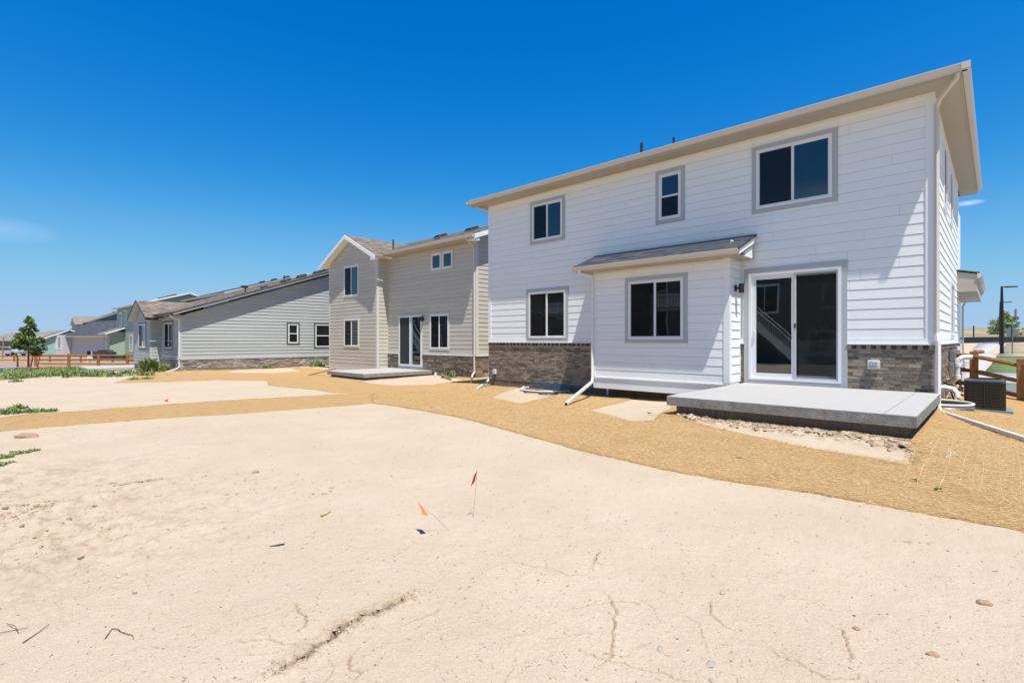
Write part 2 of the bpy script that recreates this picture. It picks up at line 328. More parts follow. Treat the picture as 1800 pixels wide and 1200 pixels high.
def gutter(w, u0, u1, zt, n, m, parent, h=.12, d=.12, name='gutter'):
    """K-profile gutter whose back stands at n"""
    mb = MB(); t = .006
    out = [(n + .002, zt - h), (n + d * .62, zt - h), (n + d * .70, zt - h * .72), (n + d * .95, zt - h * .30), (n + d, zt - .018), (n + d, zt), (n + d - .015, zt), (n + d - .012, zt - .02), (n + d * .90, zt - h * .28), (n + d * .64, zt - h * .70), (n + d * .57, zt - h + t), (n + .008, zt - h + t), (n + .008, zt), (n + .002, zt)]
    w.prof(mb, out, u0, u1)
    for q in (u0, u1):
        a = [(n + .002, zt - h), (n + d * .62, zt - h), (n + d * .70, zt - h * .72), (n + d * .95, zt - h * .30), (n + d, zt)] + [(n + .002, zt)]
        w.prof(mb, a, q - .002, q + .002)
    return mb.build(name, m, parent)
_bm = {}
def bricks(w, u0, u1, z0, z1, parent, budget, opens=(), L=.194, H=.057, J=.010, side='r', seed=0):
    """running bond; the bricks nearest side stay single parts until the budget is spent, the rest join one mesh"""
    rd = random.Random(seed); lst = []; z = z0; k = 0
    while z + H <= z1 + .002:
        u = u0 - (0 if k % 2 else (L + J) / 2)
        while u < u1:
            a, b = max(u, u0), min(u + L, u1)
            if b - a > .02 and not any(q[0] < (a + b) / 2 < q[1] and q[2] < z + H / 2 < q[3] for q in opens): lst.append((a, b, z))
            u += L + J
        z += H + J; k += 1
    lst.sort(key=lambda t: -t[0] if side == 'r' else t[0]); sm = MB(); used = 0
    for (a, b, z) in lst:
        n = .0125 + rd.uniform(-.0045, .0065); j = rd.uniform(-.0015, .0015)
        if used < budget:
            mb = MB(); w.box(mb, a, b, z + j, z + H + j, -.02, n); 
            if abs((b - a) - L) < 1e-4:
                key = (round(w.ang, 3), 'b')
                if key not in _bm:
                    o = mb.build('brick', BRK, parent, bevel=.003); c0 = w.P(a, z + j, 0); _bm[key] = (o.data, c0, n, parent.name, o)
                else:
                    me, c0, n0, pn, src = _bm[key]
                    if pn == parent.name:
                        o = src.copy(); COL.objects.link(o); dlt = w.P(a, z + j, 0) - c0 + w.N * (n - n0); o.location = MW[parent.name].to_3x3().inverted() @ dlt
                    else: o = mb.build('brick', BRK, parent)
            else: mb.build('brick', BRK, parent)
            used += 1
        else: w.box(sm, a, b, z + j, z + H + j, -.02, n)
    if sm.v: sm.build('brickwork', BRKI, parent, kind='stuff')
    return used
def stones(w, u0, u1, z0, z1, parent, m, budget=300, seed=0, opens=()):
    rd = random.Random(seed); z = z0; n_ = 0; sm = MB()
    while z < z1 - .02:
        h = min(rd.choice([.05, .07, .09, .11, .13]), z1 - z); 
        if z1 - z - h < .03: h = z1 - z
        u = u0
        while u < u1 - .01:
            l = rd.uniform(.12, .5); 
            if u + l > u1 - .08: l = u1 - u
            segs = [(z, z + h)] if h < .1 or rd.random() < .6 else [(z, z + h * .5), (z + h * .5, z + h)]
            for (c, d) in segs:
                if any(q[0] < u + l / 2 < q[1] and q[2] < (c + d) / 2 < q[3] for q in opens): continue
                n = rd.uniform(.012, .045); j = [rd.uniform(-.006, .006) for _ in range(8)]; g_ = .004
                mb = MB() if n_ < budget else sm
                b = [w.P(u + g_, c + g_, -.02), w.P(u + l - g_, c + g_, -.02), w.P(u + l - g_, d - g_, -.02), w.P(u + g_, d - g_, -.02)]
                q = .010; t = [w.P(u + g_ + q + j[0], c + g_ + q * .6 + j[1] * .5, n), w.P(u + l - g_ - q + j[2], c + g_ + q * .6 + j[3] * .5, n + j[0]), w.P(u + l - g_ - q + j[4], d - g_ - q * .6 + j[5] * .5, n + j[1]), w.P(u + g_ + q + j[6], d - g_ - q * .6 + j[7] * .5, n + j[2])]
                mb.hexa(b, t)
                if n_ < budget: mb.build('stone', m, parent)
                n_ += 1
            u += l
        z += h
    if sm.v: sm.build('stonework', m, parent, kind='stuff')

# ------------------------------------------------------------------ terrain
CP = np.array([(0.0, 0.0, -1.55), (3.0, 2.0, -1.55), (0.0, 5.0, -1.55), (-3.0, 3.0, -1.55), (-6.0, 5.0, -1.57), (-4.0, 6.5, -1.53), (0.0, 7.0, -1.49), (-0.5, 8.4, -1.37), (-4.3, 8.4, -1.38), (1.2, 9.0, -1.45), (0.3, 10.2, -1.43), (-0.9, 12.6, -1.3), (-0.9, 17.0, -1.32), (0.3, 12.0, -1.45), (0.2, 14.5, -1.5), (0.6, 17.0, -1.42), (-6.0, 12.0, -1.55), (-8.1, 12.4, -1.6), (-13.1, 12.5, -1.64), (-10.0, 9.0, -1.6), (-14.0, 5.0, -1.7), (-15.0, 12.0, -1.72), (-16.9, 15.4, -1.71), (-20.0, 11.6, -1.77), (-24.0, 11.6, -1.78), (-24.0, 15.0, -1.75), (-29.3, 14.8, -1.8), (-20.0, 7.0, -1.75), (-20.0, 2.0, -1.75), (-33.0, 7.8, -1.76), (-33.0, 16.0, -1.73), (-37.0, 7.6, -1.85), (-41.0, 7.3, -1.98), (-41.5, 5.0, -2.1), (-46.0, 5.0, -2.15), (-34.0, 3.0, -1.85), (-30.0, 0.0, -1.8), (-45.0, 0.0, -2.1), (-53.0, 9.0, -2.3), (-57.0, 5.5, -2.3), (-70.0, 10.0, -2.45), (-100.0, 10.0, -2.5), (-100.0, 60.0, -2.5), (-60.0, 40.0, -2.0), (-100.0, -50.0, -2.5), (0.0, -20.0, -1.6), (-40.0, -30.0, -2.0), (20.0, 10.0, -1.6), (3.0, 25.0, -1.5), (0.5, 40.0, -1.4), (5.0, 60.0, -1.0), (3.0, 90.0, -0.3), (-20.0, 90.0, -0.6), (40.0, 90.0, -0.3), (-6.0, 18.0, -1.4), (-14.0, 20.0, -1.6), (-12.0, 28.0, -1.5), (10.0, -5.0, -1.55), (-10.0, -8.0, -1.7)], float)
def _K(a, b): d2 = ((a[:, None, :] - b[None, :, :]) ** 2).sum(2); return np.sqrt(d2 + .3)
_n = len(CP); _A = np.zeros((_n + 1, _n + 1)); _A[:_n, :_n] = _K(CP[:, :2], CP[:, :2]); _A[:_n, _n] = 1; _A[_n, :_n] = 1
_w = np.linalg.solve(_A, np.append(CP[:, 2], 0))
def gz(x, y):
    x = np.atleast_1d(np.asarray(x, float)); y = np.atleast_1d(np.asarray(y, float)); r = np.hypot(x, y); k = np.where(r > 115, 115 / np.maximum(r, 1e-6), 1.)
    out = np.empty(len(x)); P = np.stack([x * k, y * k], 1)
    for i in range(0, len(x), 40000): out[i:i + 40000] = _K(P[i:i + 40000], CP[:, :2]) @ _w[:_n] + _w[_n]
    s = np.clip((y - 98) / 90, 0, 1); s = s * s * (3 - 2 * s); q = np.clip((x + 70) / 40, 0, 1)
    return out + 3.3 * s * q
def g(x, y): return float(gz(x, y)[0])
_pt = np.random.default_rng(3).random((256, 256))
def vnoise(x, y):
    xi = np.floor(x).astype(int); yi = np.floor(y).astype(int); fx = x - xi; fy = y - yi; fx = fx * fx * (3 - 2 * fx); fy = fy * fy * (3 - 2 * fy)
    a = _pt[xi & 255, yi & 255]; b = _pt[(xi + 1) & 255, yi & 255]; c = _pt[xi & 255, (yi + 1) & 255]; d = _pt[(xi + 1) & 255, (yi + 1) & 255]
    return (a * (1 - fx) + b * fx) * (1 - fy) + (c * (1 - fx) + d * fx) * fy - .5
def fbm(x, y, o=4, l=2.1, gn=.5):
    s = 0; a = 1
    for i in range(o): s = s + a * vnoise(x + 17.3 * i, y + 9.1 * i); x = x * l; y = y * l; a *= gn
    return s
def pdist(x, y, pl):
    """distance to a polyline and the position along it (0..1)"""
    best = np.full(x.shape, 9.); tt = np.zeros(x.shape); n = len(pl) - 1
    for i in range(n):
        (ax, ay), (bx, by) = pl[i], pl[i + 1]; dx, dy = bx - ax, by - ay; L2 = dx * dx + dy * dy + 1e-9
        t = np.clip(((x - ax) * dx + (y - ay) * dy) / L2, 0, 1); d = np.hypot(x - ax - t * dx, y - ay - t * dy); m = d < best; best = np.where(m, d, best); tt = np.where(m, (i + t) / n, tt)
    return best, tt
def rough(pl, k, amp, seed):
    rd = random.Random(seed); pts = [pl[0]]
    for i in range(len(pl) - 1):
        for q in range(1, k + 1):
            t = q / k; a, b = pl[i], pl[i + 1]; j = amp if q < k else amp * .3
            pts.append((a[0] + (b[0] - a[0]) * t + rd.uniform(-j, j), a[1] + (b[1] - a[1]) * t + rd.uniform(-j, j)))
    return pts
CR = [([(-2.56, 1.82), (-2.57, 1.75), (-2.55, 1.59), (-2.58, 1.51), (-2.57, 1.44), (-2.56, 1.36), (-2.53, 1.3), (-2.51, 1.22), (-2.48, 1.13), (-2.47, 1.03), (-2.45, 0.95)], 0.013, 0.11), ([(-2.48, 2.58), (-2.36, 2.6), (-2.2, 2.68), (-2.04, 2.69), (-1.97, 2.79)], 0.0045, 0.012), ([(-1.8, 2.7), (-1.66, 2.61), (-1.56, 2.49), (-1.49, 2.36), (-1.43, 2.24), (-1.37, 2.13), (-1.37, 2.02)], 0.006, 0.02), ([(-1.54, 2.09), (-1.42, 2.1), (-1.29, 2.15), (-1.16, 2.19), (-1.06, 2.22), (-1.0, 2.23)], 0.005, 0.015), ([(-1.78, 2.34), (-1.69, 2.56), (-1.58, 2.69), (-1.52, 2.7)], 0.0045, 0.018), ([(-1.97, 2.79), (-2.11, 3.16), (-2.05, 2.99), (-1.99, 2.98), (-1.84, 3.06)], 0.0045, 0.018), ([(-1.25, 3.05), (-1.21, 2.95), (-1.17, 2.86), (-1.07, 2.8), (-1.02, 2.79)], 0.0045, 0.018), ([(-0.86, 2.8), (-0.78, 2.73), (-0.69, 2.73), (-0.57, 2.69), (-0.47, 2.78), (-0.46, 2.85)], 0.0045, 0.018), ([(-0.69, 3.24), (-0.6, 3.21), (-0.57, 3.13), (-0.53, 3.0), (-0.51, 2.89)], 0.0045, 0.018), ([(-2.87, 0.89), (-2.8, 0.98), (-2.75, 1.05), (-2.65, 1.09), (-2.58, 1.15)], 0.0045, 0.018), ([(-3.03, 1.3), (-2.92, 1.29), (-2.86, 1.27), (-2.77, 1.27), (-2.71, 1.23), (-2.7, 1.16)], 0.0045, 0.018), ([(-2.34, 1.32), (-2.3, 1.27), (-2.24, 1.23), (-2.16, 1.25), (-2.14, 1.19)], 0.0045, 0.018), ([(-0.66, 4.82), (-0.48, 4.9), (-0.32, 5.0)], 0.0045, 0.018), ([(-2.34, 1.57), (-2.32, 1.71), (-2.32, 1.87)], 0.0045, 0.018), ([(-7.14, 0.99), (-7.08, 1.16), (-6.99, 1.36), (-6.98, 1.46)], 0.012, 0.03), ([(-6.65, 0.16), (-6.6, 0.31), (-6.68, 0.39), (-6.83, 0.61)], 0.012, 0.03)]
rdc = random.Random(17)
for _ in range(26):     # hairline drying cracks wandering over the crust
    a0 = rdc.uniform(-40, 44); r0 = 1.7 * (4.3 / 1.7) ** rdc.random(); x0, y0 = r0 * (math.cos(R(a0)) * -SA + math.sin(R(a0)) * CA), r0 * (math.cos(R(a0)) * CA + math.sin(R(a0)) * SA); h0 = rdc.uniform(0, 6.28); pl = [(x0, y0)]
    for k in range(rdc.randint(3, 6)): h0 += rdc.uniform(-.9, .9); st = rdc.uniform(.05, .12); pl.append((pl[-1][0] + math.cos(h0) * st, pl[-1][1] + math.sin(h0) * st))
    CR.append((pl, .003, .009))
CRACKS = [(rough(pl, 5, .012 if w_ > .0035 else .005, i), w_, d_) for i, (pl, w_, d_) in enumerate(CR)]
CRUMB = [(-.4, 7.9), (-.9, 8.2), (-1.6, 8.35), (-2.6, 8.4), (-3.6, 8.45), (-4.3, 8.5)]
def detail(x, y, r):
    """small relief of bare soil on top of the terrain"""
    z = .030 * fbm(x * .35, y * .35, 2) + .012 * fbm(x * 1.7 + 5, y * 1.7, 3)
    near = np.clip(1.3 - r / 16, 0, 1)
    z = z + near * (.007 * fbm(x * 9, y * 9, 3) + .0035 * fbm(x * 48, y * 48, 3))
    lf = np.clip((-x - 3.6) / 1.2, 0, 1) * np.clip(1.4 - y * .5, 0, 1) * near          # clods and ruts at the left edge
    z = z + lf * (.075 * np.maximum(fbm(x * 5, y * 5, 4), 0) + .022 * fbm(x * 22, y * 22, 3))
    for pl, w_, d_ in CRACKS:
        xs = [p[0] for p in pl]; ys = [p[1] for p in pl]; m = (x > min(xs) - .2) & (x < max(xs) + .2) & (y > min(ys) - .2) & (y < max(ys) + .2)
        if not m.any(): continue
        xx, yy = x[m], y[m]; d, t = pdist(xx, yy, pl); taper = np.clip(np.minimum(t, 1 - t) * 7, .25, 1) * (.65 + .9 * (vnoise(t * 37 + w_ * 999, t * 0 + 3) + .3)); ww = w_ * (.75 if w_ > .0125 else 1) * np.clip(taper, .2, 1.3)
        cr = -d_ * np.exp(-(d / ww) ** 2) * np.clip(taper, .2, 1.2); 
        if w_ > .0125: cr = cr + .016 * np.exp(-((d - .05) / .035) ** 2) * (.5 + fbm(xx * 25, yy * 25, 3)) + .01 * np.exp(-(d / .09) ** 2) * fbm(xx * 40, yy * 40, 2)
        else: cr = cr + .0025 * np.exp(-((d - ww * 2) / (ww * 2)) ** 2)
        z[m] += cr
    m = (x > -4.9) & (x < .1) & (y > 7.2) & (y < 8.8)                      # crumbled bank in front of the patio footing
    if m.any():
        xx, yy = x[m], y[m]; d, t = pdist(xx, yy, CRUMB); f = np.exp(-(d / .28) ** 2); z[m] += f * (.04 + .08 * fbm(xx * 2.6, yy * 2.6, 3, gn=.6) + .04 * fbm(xx * 20, yy * 20, 3, gn=.6)) * np.clip((xx + 4.9) / 1.5, .35, 1)
    return z
def gs(x, y):
    x = np.atleast_1d(np.asarray(x, float)); y = np.atleast_1d(np.asarray(y, float)); return gz(x, y) + detail(x, y, np.hypot(x, y))
def gd(x, y): return float(gs(x, y)[0])

SAND = mat('dry sandy soil', (.425, .333, .235), .95, (.465, .378, .274), .9, 1, .75, 70, bdist=.014, dirt=((.43, .30, .19), 1.6, .45, .585))
# sand gets a second, finer layer of grains and specks
def enrich(m, speck=(.16, .12, .09), sc=55, th=.040, amt=.6):
    t = m.node_tree; b = t.nodes['Principled BSDF']; n = t.nodes.new; l = t.links.new; old = b.inputs['Base Color'].links[0].from_socket
    tcn = n('ShaderNodeTexCoord'); vo = n('ShaderNodeTexVoronoi'); vo.inputs['Scale'].default_value = sc; l(tcn.outputs['Object'], vo.inputs['Vector'])
    wn = n('ShaderNodeTexWhiteNoise'); l(vo.outputs['Position'], wn.inputs['Vector'])
    a = n('ShaderNodeMath'); a.operation = 'LESS_THAN'; l(vo.outputs['Distance'], a.inputs[0]); 
    th_ = n('ShaderNodeMapRange'); th_.inputs['From Min'].default_value = .80; th_.inputs['From Max'].default_value = 1.0; th_.inputs['To Max'].default_value = th * 8; l(wn.outputs['Value'], th_.inputs[0]); l(th_.outputs[0], a.inputs[1])
    k = n('ShaderNodeMath'); k.operation = 'MULTIPLY'; l(a.outputs[0], k.inputs[0]); k.inputs[1].default_value = amt
    mx = n('ShaderNodeMix'); mx.data_type = 'RGBA'; l(k.outputs[0], mx.inputs['Factor']); l(old, mx.inputs[6])
    cr = n('ShaderNodeMix'); cr.data_type = 'RGBA'; l(wn.outputs['Color'], cr.inputs['Factor']); cr.inputs[6].default_value = tuple(speck) + (1,); cr.inputs[7].default_value = (.30, .21, .14, 1)
    l(cr.outputs[2], mx.inputs[7])
    g2 = n('ShaderNodeTexNoise'); g2.inputs['Scale'].default_value = 110; g2.inputs['Detail'].default_value = 5; g2.inputs['Roughness'].default_value = .75; l(tcn.outputs['Object'], g2.inputs['Vector'])
    hv = n('ShaderNodeHueSaturation'); mr = n('ShaderNodeMapRange'); mr.inputs['From Min'].default_value = .3; mr.inputs['From Max'].default_value = .7; mr.inputs['To Min'].default_value = .80; mr.inputs['To Max'].default_value = 1.16; l(g2.outputs['Fac'], mr.inputs[0]); l(mr.outputs[0], hv.inputs['Value']); l(mx.outputs[2], hv.inputs['Color'])
    at_ = n('ShaderNodeAttribute'); at_.attribute_name = 'soil_crack_shade'; m3 = n('ShaderNodeMix'); m3.data_type = 'RGBA'; l(at_.outputs['Fac'], m3.inputs['Factor']); l(hv.outputs[0], m3.inputs[6]); m3.inputs[7].default_value = (.20, .115, .06, 1)  # brown of loose soil, and the painted shade inside cracks
    l(m3.outputs[2], b.inputs['Base Color'])
enrich(SAND)
STRAW = mat('straw mat', (0.374, 0.222, 0.081), .95, (0.378, 0.249, 0.105), 1.1, .7, .8, 80, (.55, 3.2, 1), bdist=.014, dirt=((0.297, 0.158, 0.049), 1.3, .5, .55))
def straw_fibres(m):
    t = m.node_tree; b = t.nodes['Principled BSDF']; n = t.nodes.new; l = t.links.new; old = b.inputs['Base Color'].links[0].from_socket
    tcn = n('ShaderNodeTexCoord'); acc = old; hts = []
    for i, (rz, sx, sy) in enumerate(((.25, 26, 260), (-.6, 34, 240), (1.3, 36, 260))):
        mp = n('ShaderNodeMapping'); mp.inputs['Rotation'].default_value = (0, 0, rz); mp.inputs['Scale'].default_value = (sx, sy, 1); l(tcn.outputs['Object'], mp.inputs[0])
        nz = n('ShaderNodeTexNoise'); nz.inputs['Scale'].default_value = 1; nz.inputs['Detail'].default_value = 3; l(mp.outputs[0], nz.inputs['Vector'])
        mr = n('ShaderNodeMapRange'); mr.inputs['From Min'].default_value = .54; mr.inputs['From Max'].default_value = .66; mr.inputs['To Max'].default_value = .5; l(nz.outputs['Fac'], mr.inputs[0])
        mx = n('ShaderNodeMix'); mx.data_type = 'RGBA'; l(mr.outputs[0], mx.inputs['Factor']); l(acc, mx.inputs[6]); mx.inputs[7].default_value = [(.54, .38, .19, 1), (.24, .14, .05, 1), (.48, .33, .15, 1)][i]; acc = mx.outputs[2]
    l(acc, b.inputs['Base Color'])
straw_fibres(STRAW)
GRASSL = mat('lawn grass', (.085, .135, .03), .9, (.13, .165, .05), 30, 1, .8, 80)
DRYG = mat('dry prairie hill', (.27, .215, .125), .95, (.20, .175, .09), .06, 1, .5, .6, dirt=((.35, .28, .18), .15, .6, .5))
ASPH = mat('street asphalt', (.16, .16, .165), .9, (.12, .12, .125), 6, .8, .3, 90)
WALK = mat('street concrete', (0.403, 0.389, 0.360), .9, (0.360, 0.346, 0.324), 5, .8, .2, 60)

def build_ground():
    fine = np.arange(-53, 53.01, .15); coarse = np.arange(58, 303, 4.0)
    az = np.radians(np.concatenate([fine, coarse])) ; na = len(az)
    rs = [.25, .6]; r = .85
    while r < 4.4: rs.append(r); r *= 1.0027
    while r < 14: rs.append(r); r *= 1.007
    while r < 900: rs.append(r); r *= 1.035
    rs = np.array(rs); nr = len(rs)
    A, Rr = np.meshgrid(az, rs, indexing='ij'); fx, fy = -SA, CA
    X = Rr * (np.cos(A) * fx + np.sin(A) * CA); Y = Rr * (np.cos(A) * fy + np.sin(A) * SA)
    x, y = X.ravel(), Y.ravel(); z = gz(x, y); m = Rr.ravel() < 60; z[m] += detail(x[m], y[m], Rr.ravel()[m])
    # pits that really go down: the two window wells
    for cx, cy, rr in ((-10.35, 12.6, .82), (-.88, 13.35, .50)):
        mm = np.hypot(x - cx, y - cy) < rr; z[mm] -= 1.0
    idx = np.arange(na * nr).reshape(na, nr); i2 = np.roll(idx, -1, axis=0)
    q = np.stack([idx[:, :-1], idx[:, 1:], i2[:, 1:], i2[:, :-1]], -1).reshape(-1, 4)
    verts = np.stack([x, y, z], 1)
    c = len(verts); verts = np.vstack([verts, [[0, 0, g(0, 0)]]])
    o = np_mesh('ground', verts, q, SAND, smooth=True, kind='structure')
    a = np.zeros(len(verts), np.float32); k = Rr.ravel() < 9; kk = np.where(k)[0]; xx, yy = x[kk], y[kk]; f = np.zeros(len(kk))
    for pl, w_, d_ in CRACKS:
        d, t = pdist(xx, yy, pl); big = w_ > .0125; wd = .045 if big else (.0034 if w_ > .0035 else .0026)
        e = np.clip(np.minimum(t, 1 - t) * 6, .2, 1); f = np.maximum(f, (.55 if big else (1.0 if w_ > .0035 else .6)) * np.exp(-(d / wd) ** 2) * e * (np.clip(.75 + 1.6 * fbm(xx * 22, yy * 22, 3), 0, 1) if big else 1))
        if big: f = np.maximum(f, np.exp(-(d / .009) ** 2) * e)  # core and hairlines: shade down in the cracks put into the colour
    lf = np.clip((-xx - 3.9) / 1.2, 0, 1) * np.clip(1.3 - yy * .55, 0, 1); f = np.maximum(f, lf * np.clip(fbm(xx * 11, yy * 11, 5, gn=.65) * 1.6 - .15, 0, .38))
    k2 = np.where((x > -4.9) & (x < .1) & (y > 7.2) & (y < 8.8))[0]; d, t = pdist(x[k2], y[k2], CRUMB); a[k2] = np.exp(-(d / .3) ** 2) * np.clip(.22 + 1.4 * fbm(x[k2] * 9, y[k2] * 9, 4, gn=.6), 0, .6)
    a[kk] = np.maximum(a[kk], f); at_ = o.data.attributes.new('soil_crack_shade', 'FLOAT', 'POINT'); at_.data.foreach_set('value', a)
    return o
build_ground()

EDGE = [(0.16, 5.74), (-0.18, 5.72), (-0.55, 5.7), (-0.98, 5.71), (-1.46, 5.71), (-2.0, 5.64), (-2.61, 5.58), (-3.43, 5.71), (-4.45, 5.88), (-5.85, 6.16), (-7.97, 6.72), (-10.48, 7.04), (-11.7, 7.08), (-11.81, 6.27), (-12.56, 3.92), (-13.12, 1.96), (-13.4, 0.32)]
STRIP = [(-15.98, 0.38), (-15.99, 1.33), (-15.87, 2.37), (-15.76, 4.92), (-15.42, 6.37), (-14.97, 7.58), (-14.37, 8.7), (-16.85, 8.11), (-20.39, 7.79), (-22.86, 8.71), (-24.79, 7.28), (-25.14, 5.66), (-25.84, 3.86), (-26.02, 3.0)]
WELLP = [(-10.16, 9.83), (-8.43, 9.18), (-9.41, 11.99), (-9.77, 12.98), (-11.04, 12.71), (-11.78, 12.91)]
BAYP = [(-6.19, 8.81), (-4.58, 7.82), (-4.27, 8.05), (-4.87, 9.89), (-6.31, 12.66), (-7.09, 12.26)]
PATP = [(-4.38, 8.56), (-3.62, 8.16), (-1.95, 7.61), (-0.79, 7.45), (-0.83, 8.51)]
H2P = [(-18.24, 10.92), (-16.57, 10.88), (-15.56, 11.99), (-16.08, 14.48), (-19.7, 16.23), (-21.56, 16.42)]
def inpoly(x, y, P):
    r = np.zeros(x.shape, bool); n = len(P); j = n - 1
    for i in range(n):
        xi, yi = P[i]; xj, yj = P[j]
        c = ((yi > y) != (yj > y)) & (x < (xj - xi) * (y - yi) / ((yj - yi) + 1e-12) + xi); r ^= c; j = i
    return r
def densify(P, step, amp=0, seed=0, closed=True):
    rd = random.Random(seed); out = []; n = len(P)
    for i in range(n if closed else n - 1):
        a, b = P[i], P[(i + 1) % n]; L = math.dist(a, b); k = max(1, int(L / step))
        for q in range(k):
            t = q / k; out.append((a[0] + (b[0] - a[0]) * t + rd.gauss(0, amp), a[1] + (b[1] - a[1]) * t + rd.gauss(0, amp)))
    return out
def sheet(name, P, holes, m, lift, step=.22, edge=.06, amp=.006, seed=0, thick=.02, kind='stuff', nz=0, **p):
    rd = np.random.default_rng(seed); PB = densify(P, edge, amp, seed); HB = [densify(h, edge, amp, seed + i + 1) for i, h in enumerate(holes)]
    xs = [q[0] for q in PB]; ys = [q[1] for q in PB]
    gx, gy = np.meshgrid(np.arange(min(xs), max(xs), step), np.arange(min(ys), max(ys), step)); gx = gx.ravel() + rd.uniform(-.3, .3, gx.size) * step; gy = gy.ravel() + rd.uniform(-.3, .3, gy.size) * step
    k = inpoly(gx, gy, PB)
    for h in HB: k &= ~inpoly(gx, gy, h)
    pts = list(PB); edges = [(i, (i + 1) % len(PB)) for i in range(len(PB))]
    for h in HB: o = len(pts); edges += [(o + i, o + (i + 1) % len(h)) for i in range(len(h))]; pts += h
    nb = len(pts); pts += list(zip(gx[k].tolist(), gy[k].tolist()))
    v, e, f, ov, oe, of = mgeo.delaunay_2d_cdt([Vector(q) for q in pts], edges, [], 0, 1e-5)
    V = np.array([tuple(q) for q in v]); F = np.array([q for q in f if len(q) == 3]); C = V[F].mean(1)
    k = inpoly(C[:, 0], C[:, 1], PB)
    for h in HB: k &= ~inpoly(C[:, 0], C[:, 1], h)
    F = F[k]; z = gs(V[:, 0], V[:, 1]) + lift + (nz * fbm(V[:, 0] * 3, V[:, 1] * 3, 3) if nz else 0)
    top = np.column_stack([V, z]); nV = len(V); bot = top.copy(); bot[:, 2] -= thick
    # skirt along open edges
    ec = {}
    for t in F:
        for a, b in ((t[0], t[1]), (t[1], t[2]), (t[2], t[0])): ec.setdefault((min(a, b), max(a, b)), []).append((a, b))
    sk = []
    for kx, l_ in ec.items():
        if len(l_) == 1: a, b = l_[0]; sk += [(a, a + nV, b + nV), (a, b + nV, b)]
    return np_mesh(name, np.vstack([top, bot]), np.vstack([F, np.array(sk)]), m, nside=3, kind=kind, **p), (V, F)
# the straw blanket: swale along the houses, a strip out to the left, patches of bare soil left open
MAIN = EDGE[:13] + [(-14.2, 8.6), (-15.6, 7.95), (-16.85, 8.11), (-18.6, 7.9), (-20.39, 7.79), (-22.86, 8.71), (-24.79, 7.28), (-25.14, 5.66), (-25.84, 3.86), (-28, 4.6), (-33.2, 6.3), (-34.6, 7.6), (-32.9, 7.7), (-32.85, 14.3), (-29.6, 14.75), (-24.2, 14.7), (-24, 11.7), (-20, 11.6), (-19.95, 15.42), (-16.9, 15.42), (-13.15, 16.8), (-13.15, 12.55), (-8.2, 12.55), (-8.05, 12.4), (-4.35, 12.4), (-4.2, 8.62), (-.95, 8.7), (-.84, 12.5), (-.84, 20), (1.6, 19.5), (3.2, 13), (3.2, 6.0)]
STRIPP = EDGE[12:] + [(-14.0, -1.5), (-16.0, -1.2)] + STRIP[:7]
WELLC = [(-10.35 + .84 * math.cos(t), 12.56 - .84 * math.sin(t)) for t in np.linspace(0, math.pi, 9)]
AWELL = [(-.83, 13.93)] + [(-.88 + .58 * math.sin(t), 13.35 + .58 * math.cos(t)) for t in np.linspace(.1, math.pi - .1, 10)] + [(-.83, 12.78)]
sheet('straw_blanket', MAIN, [[(-10.16, 9.83), (-8.43, 9.18), (-9.1, 11.2), (-9.45, 12.5), (-11.3, 12.5), (-11.75, 12.3)], [q for q in BAYP[:4]] + [(-5.0, 11.4), (-6.31, 12.3), (-7.0, 12.1)], [(-4.15, 8.5), (-3.62, 8.16), (-1.95, 7.58), (-.72, 7.35), (-.80, 8.45), (-1, 8.6), (-4.1, 8.58)],
    [(-18.24, 10.92), (-16.57, 10.88), (-15.56, 11.99), (-16.3, 14.3), (-18.6, 15.3), (-19.9, 15.3), (-19.9, 11.5)], AWELL, [(-30, 9.3), (-31.9, 10.2), (-31.9, 13.5), (-28.5, 12.8), (-27.6, 10.6)]], STRAW, .014, nz=.016)
sheet('straw_blanket', STRIPP, [], STRAW, .014, seed=5)
bpy.data.objects['straw_blanket']['label'] = 'golden straw erosion mat along the houses'; bpy.data.objects['straw_blanket.001']['label'] = 'narrow straw mat strip crossing the bare soil'
# loose strands lying on the mat
def strands(n, x0, x1, y0, y1, polys, ex, seed, name='straw_strand', ln=(.03, .11), wd=(.0012, .0028)):
    rd = np.random.default_rng(seed); x = rd.uniform(x0, x1, n); y = rd.uniform(y0, y1, n); r = np.hypot(x, y); k = np.zeros(n, bool)
    for P in polys: k |= inpoly(x, y, P)
    for P in ex: k &= ~inpoly(x, y, P)
    k &= rd.random(n) < np.clip(7.5 / r, .2, 1) ** 1.6
    x, y = x[k], y[k]; n = len(x); r = np.hypot(x, y); a = rd.normal(.35, .75, n); L = rd.uniform(*ln, n); w_ = rd.uniform(*wd, n) * np.clip(r / 8, 1, 2)
    z = gs(x, y) + .017; dx, dy = np.cos(a) * L / 2, np.sin(a) * L / 2; nx, ny = -np.sin(a) * w_, np.cos(a) * w_; t1 = rd.uniform(0, .012, n); t2 = rd.uniform(0, .012, n); z2a = gs(x - dx, y - dy) + .016 + t1; z2b = gs(x + dx, y + dy) + .016 + t2; zm = np.maximum((z2a + z2b) / 2, z)
    v = np.stack([np.stack([x - dx, y - dy, z2a], 1), np.stack([x + nx, y + ny, zm + .004], 1), np.stack([x + dx, y + dy, z2b], 1), np.stack([x - nx, y - ny, zm + .001], 1)], 1).reshape(-1, 3)
    q = np.arange(n * 4).reshape(-1, 4); return np_mesh(name, v, q, STRANDM, kind='stuff')
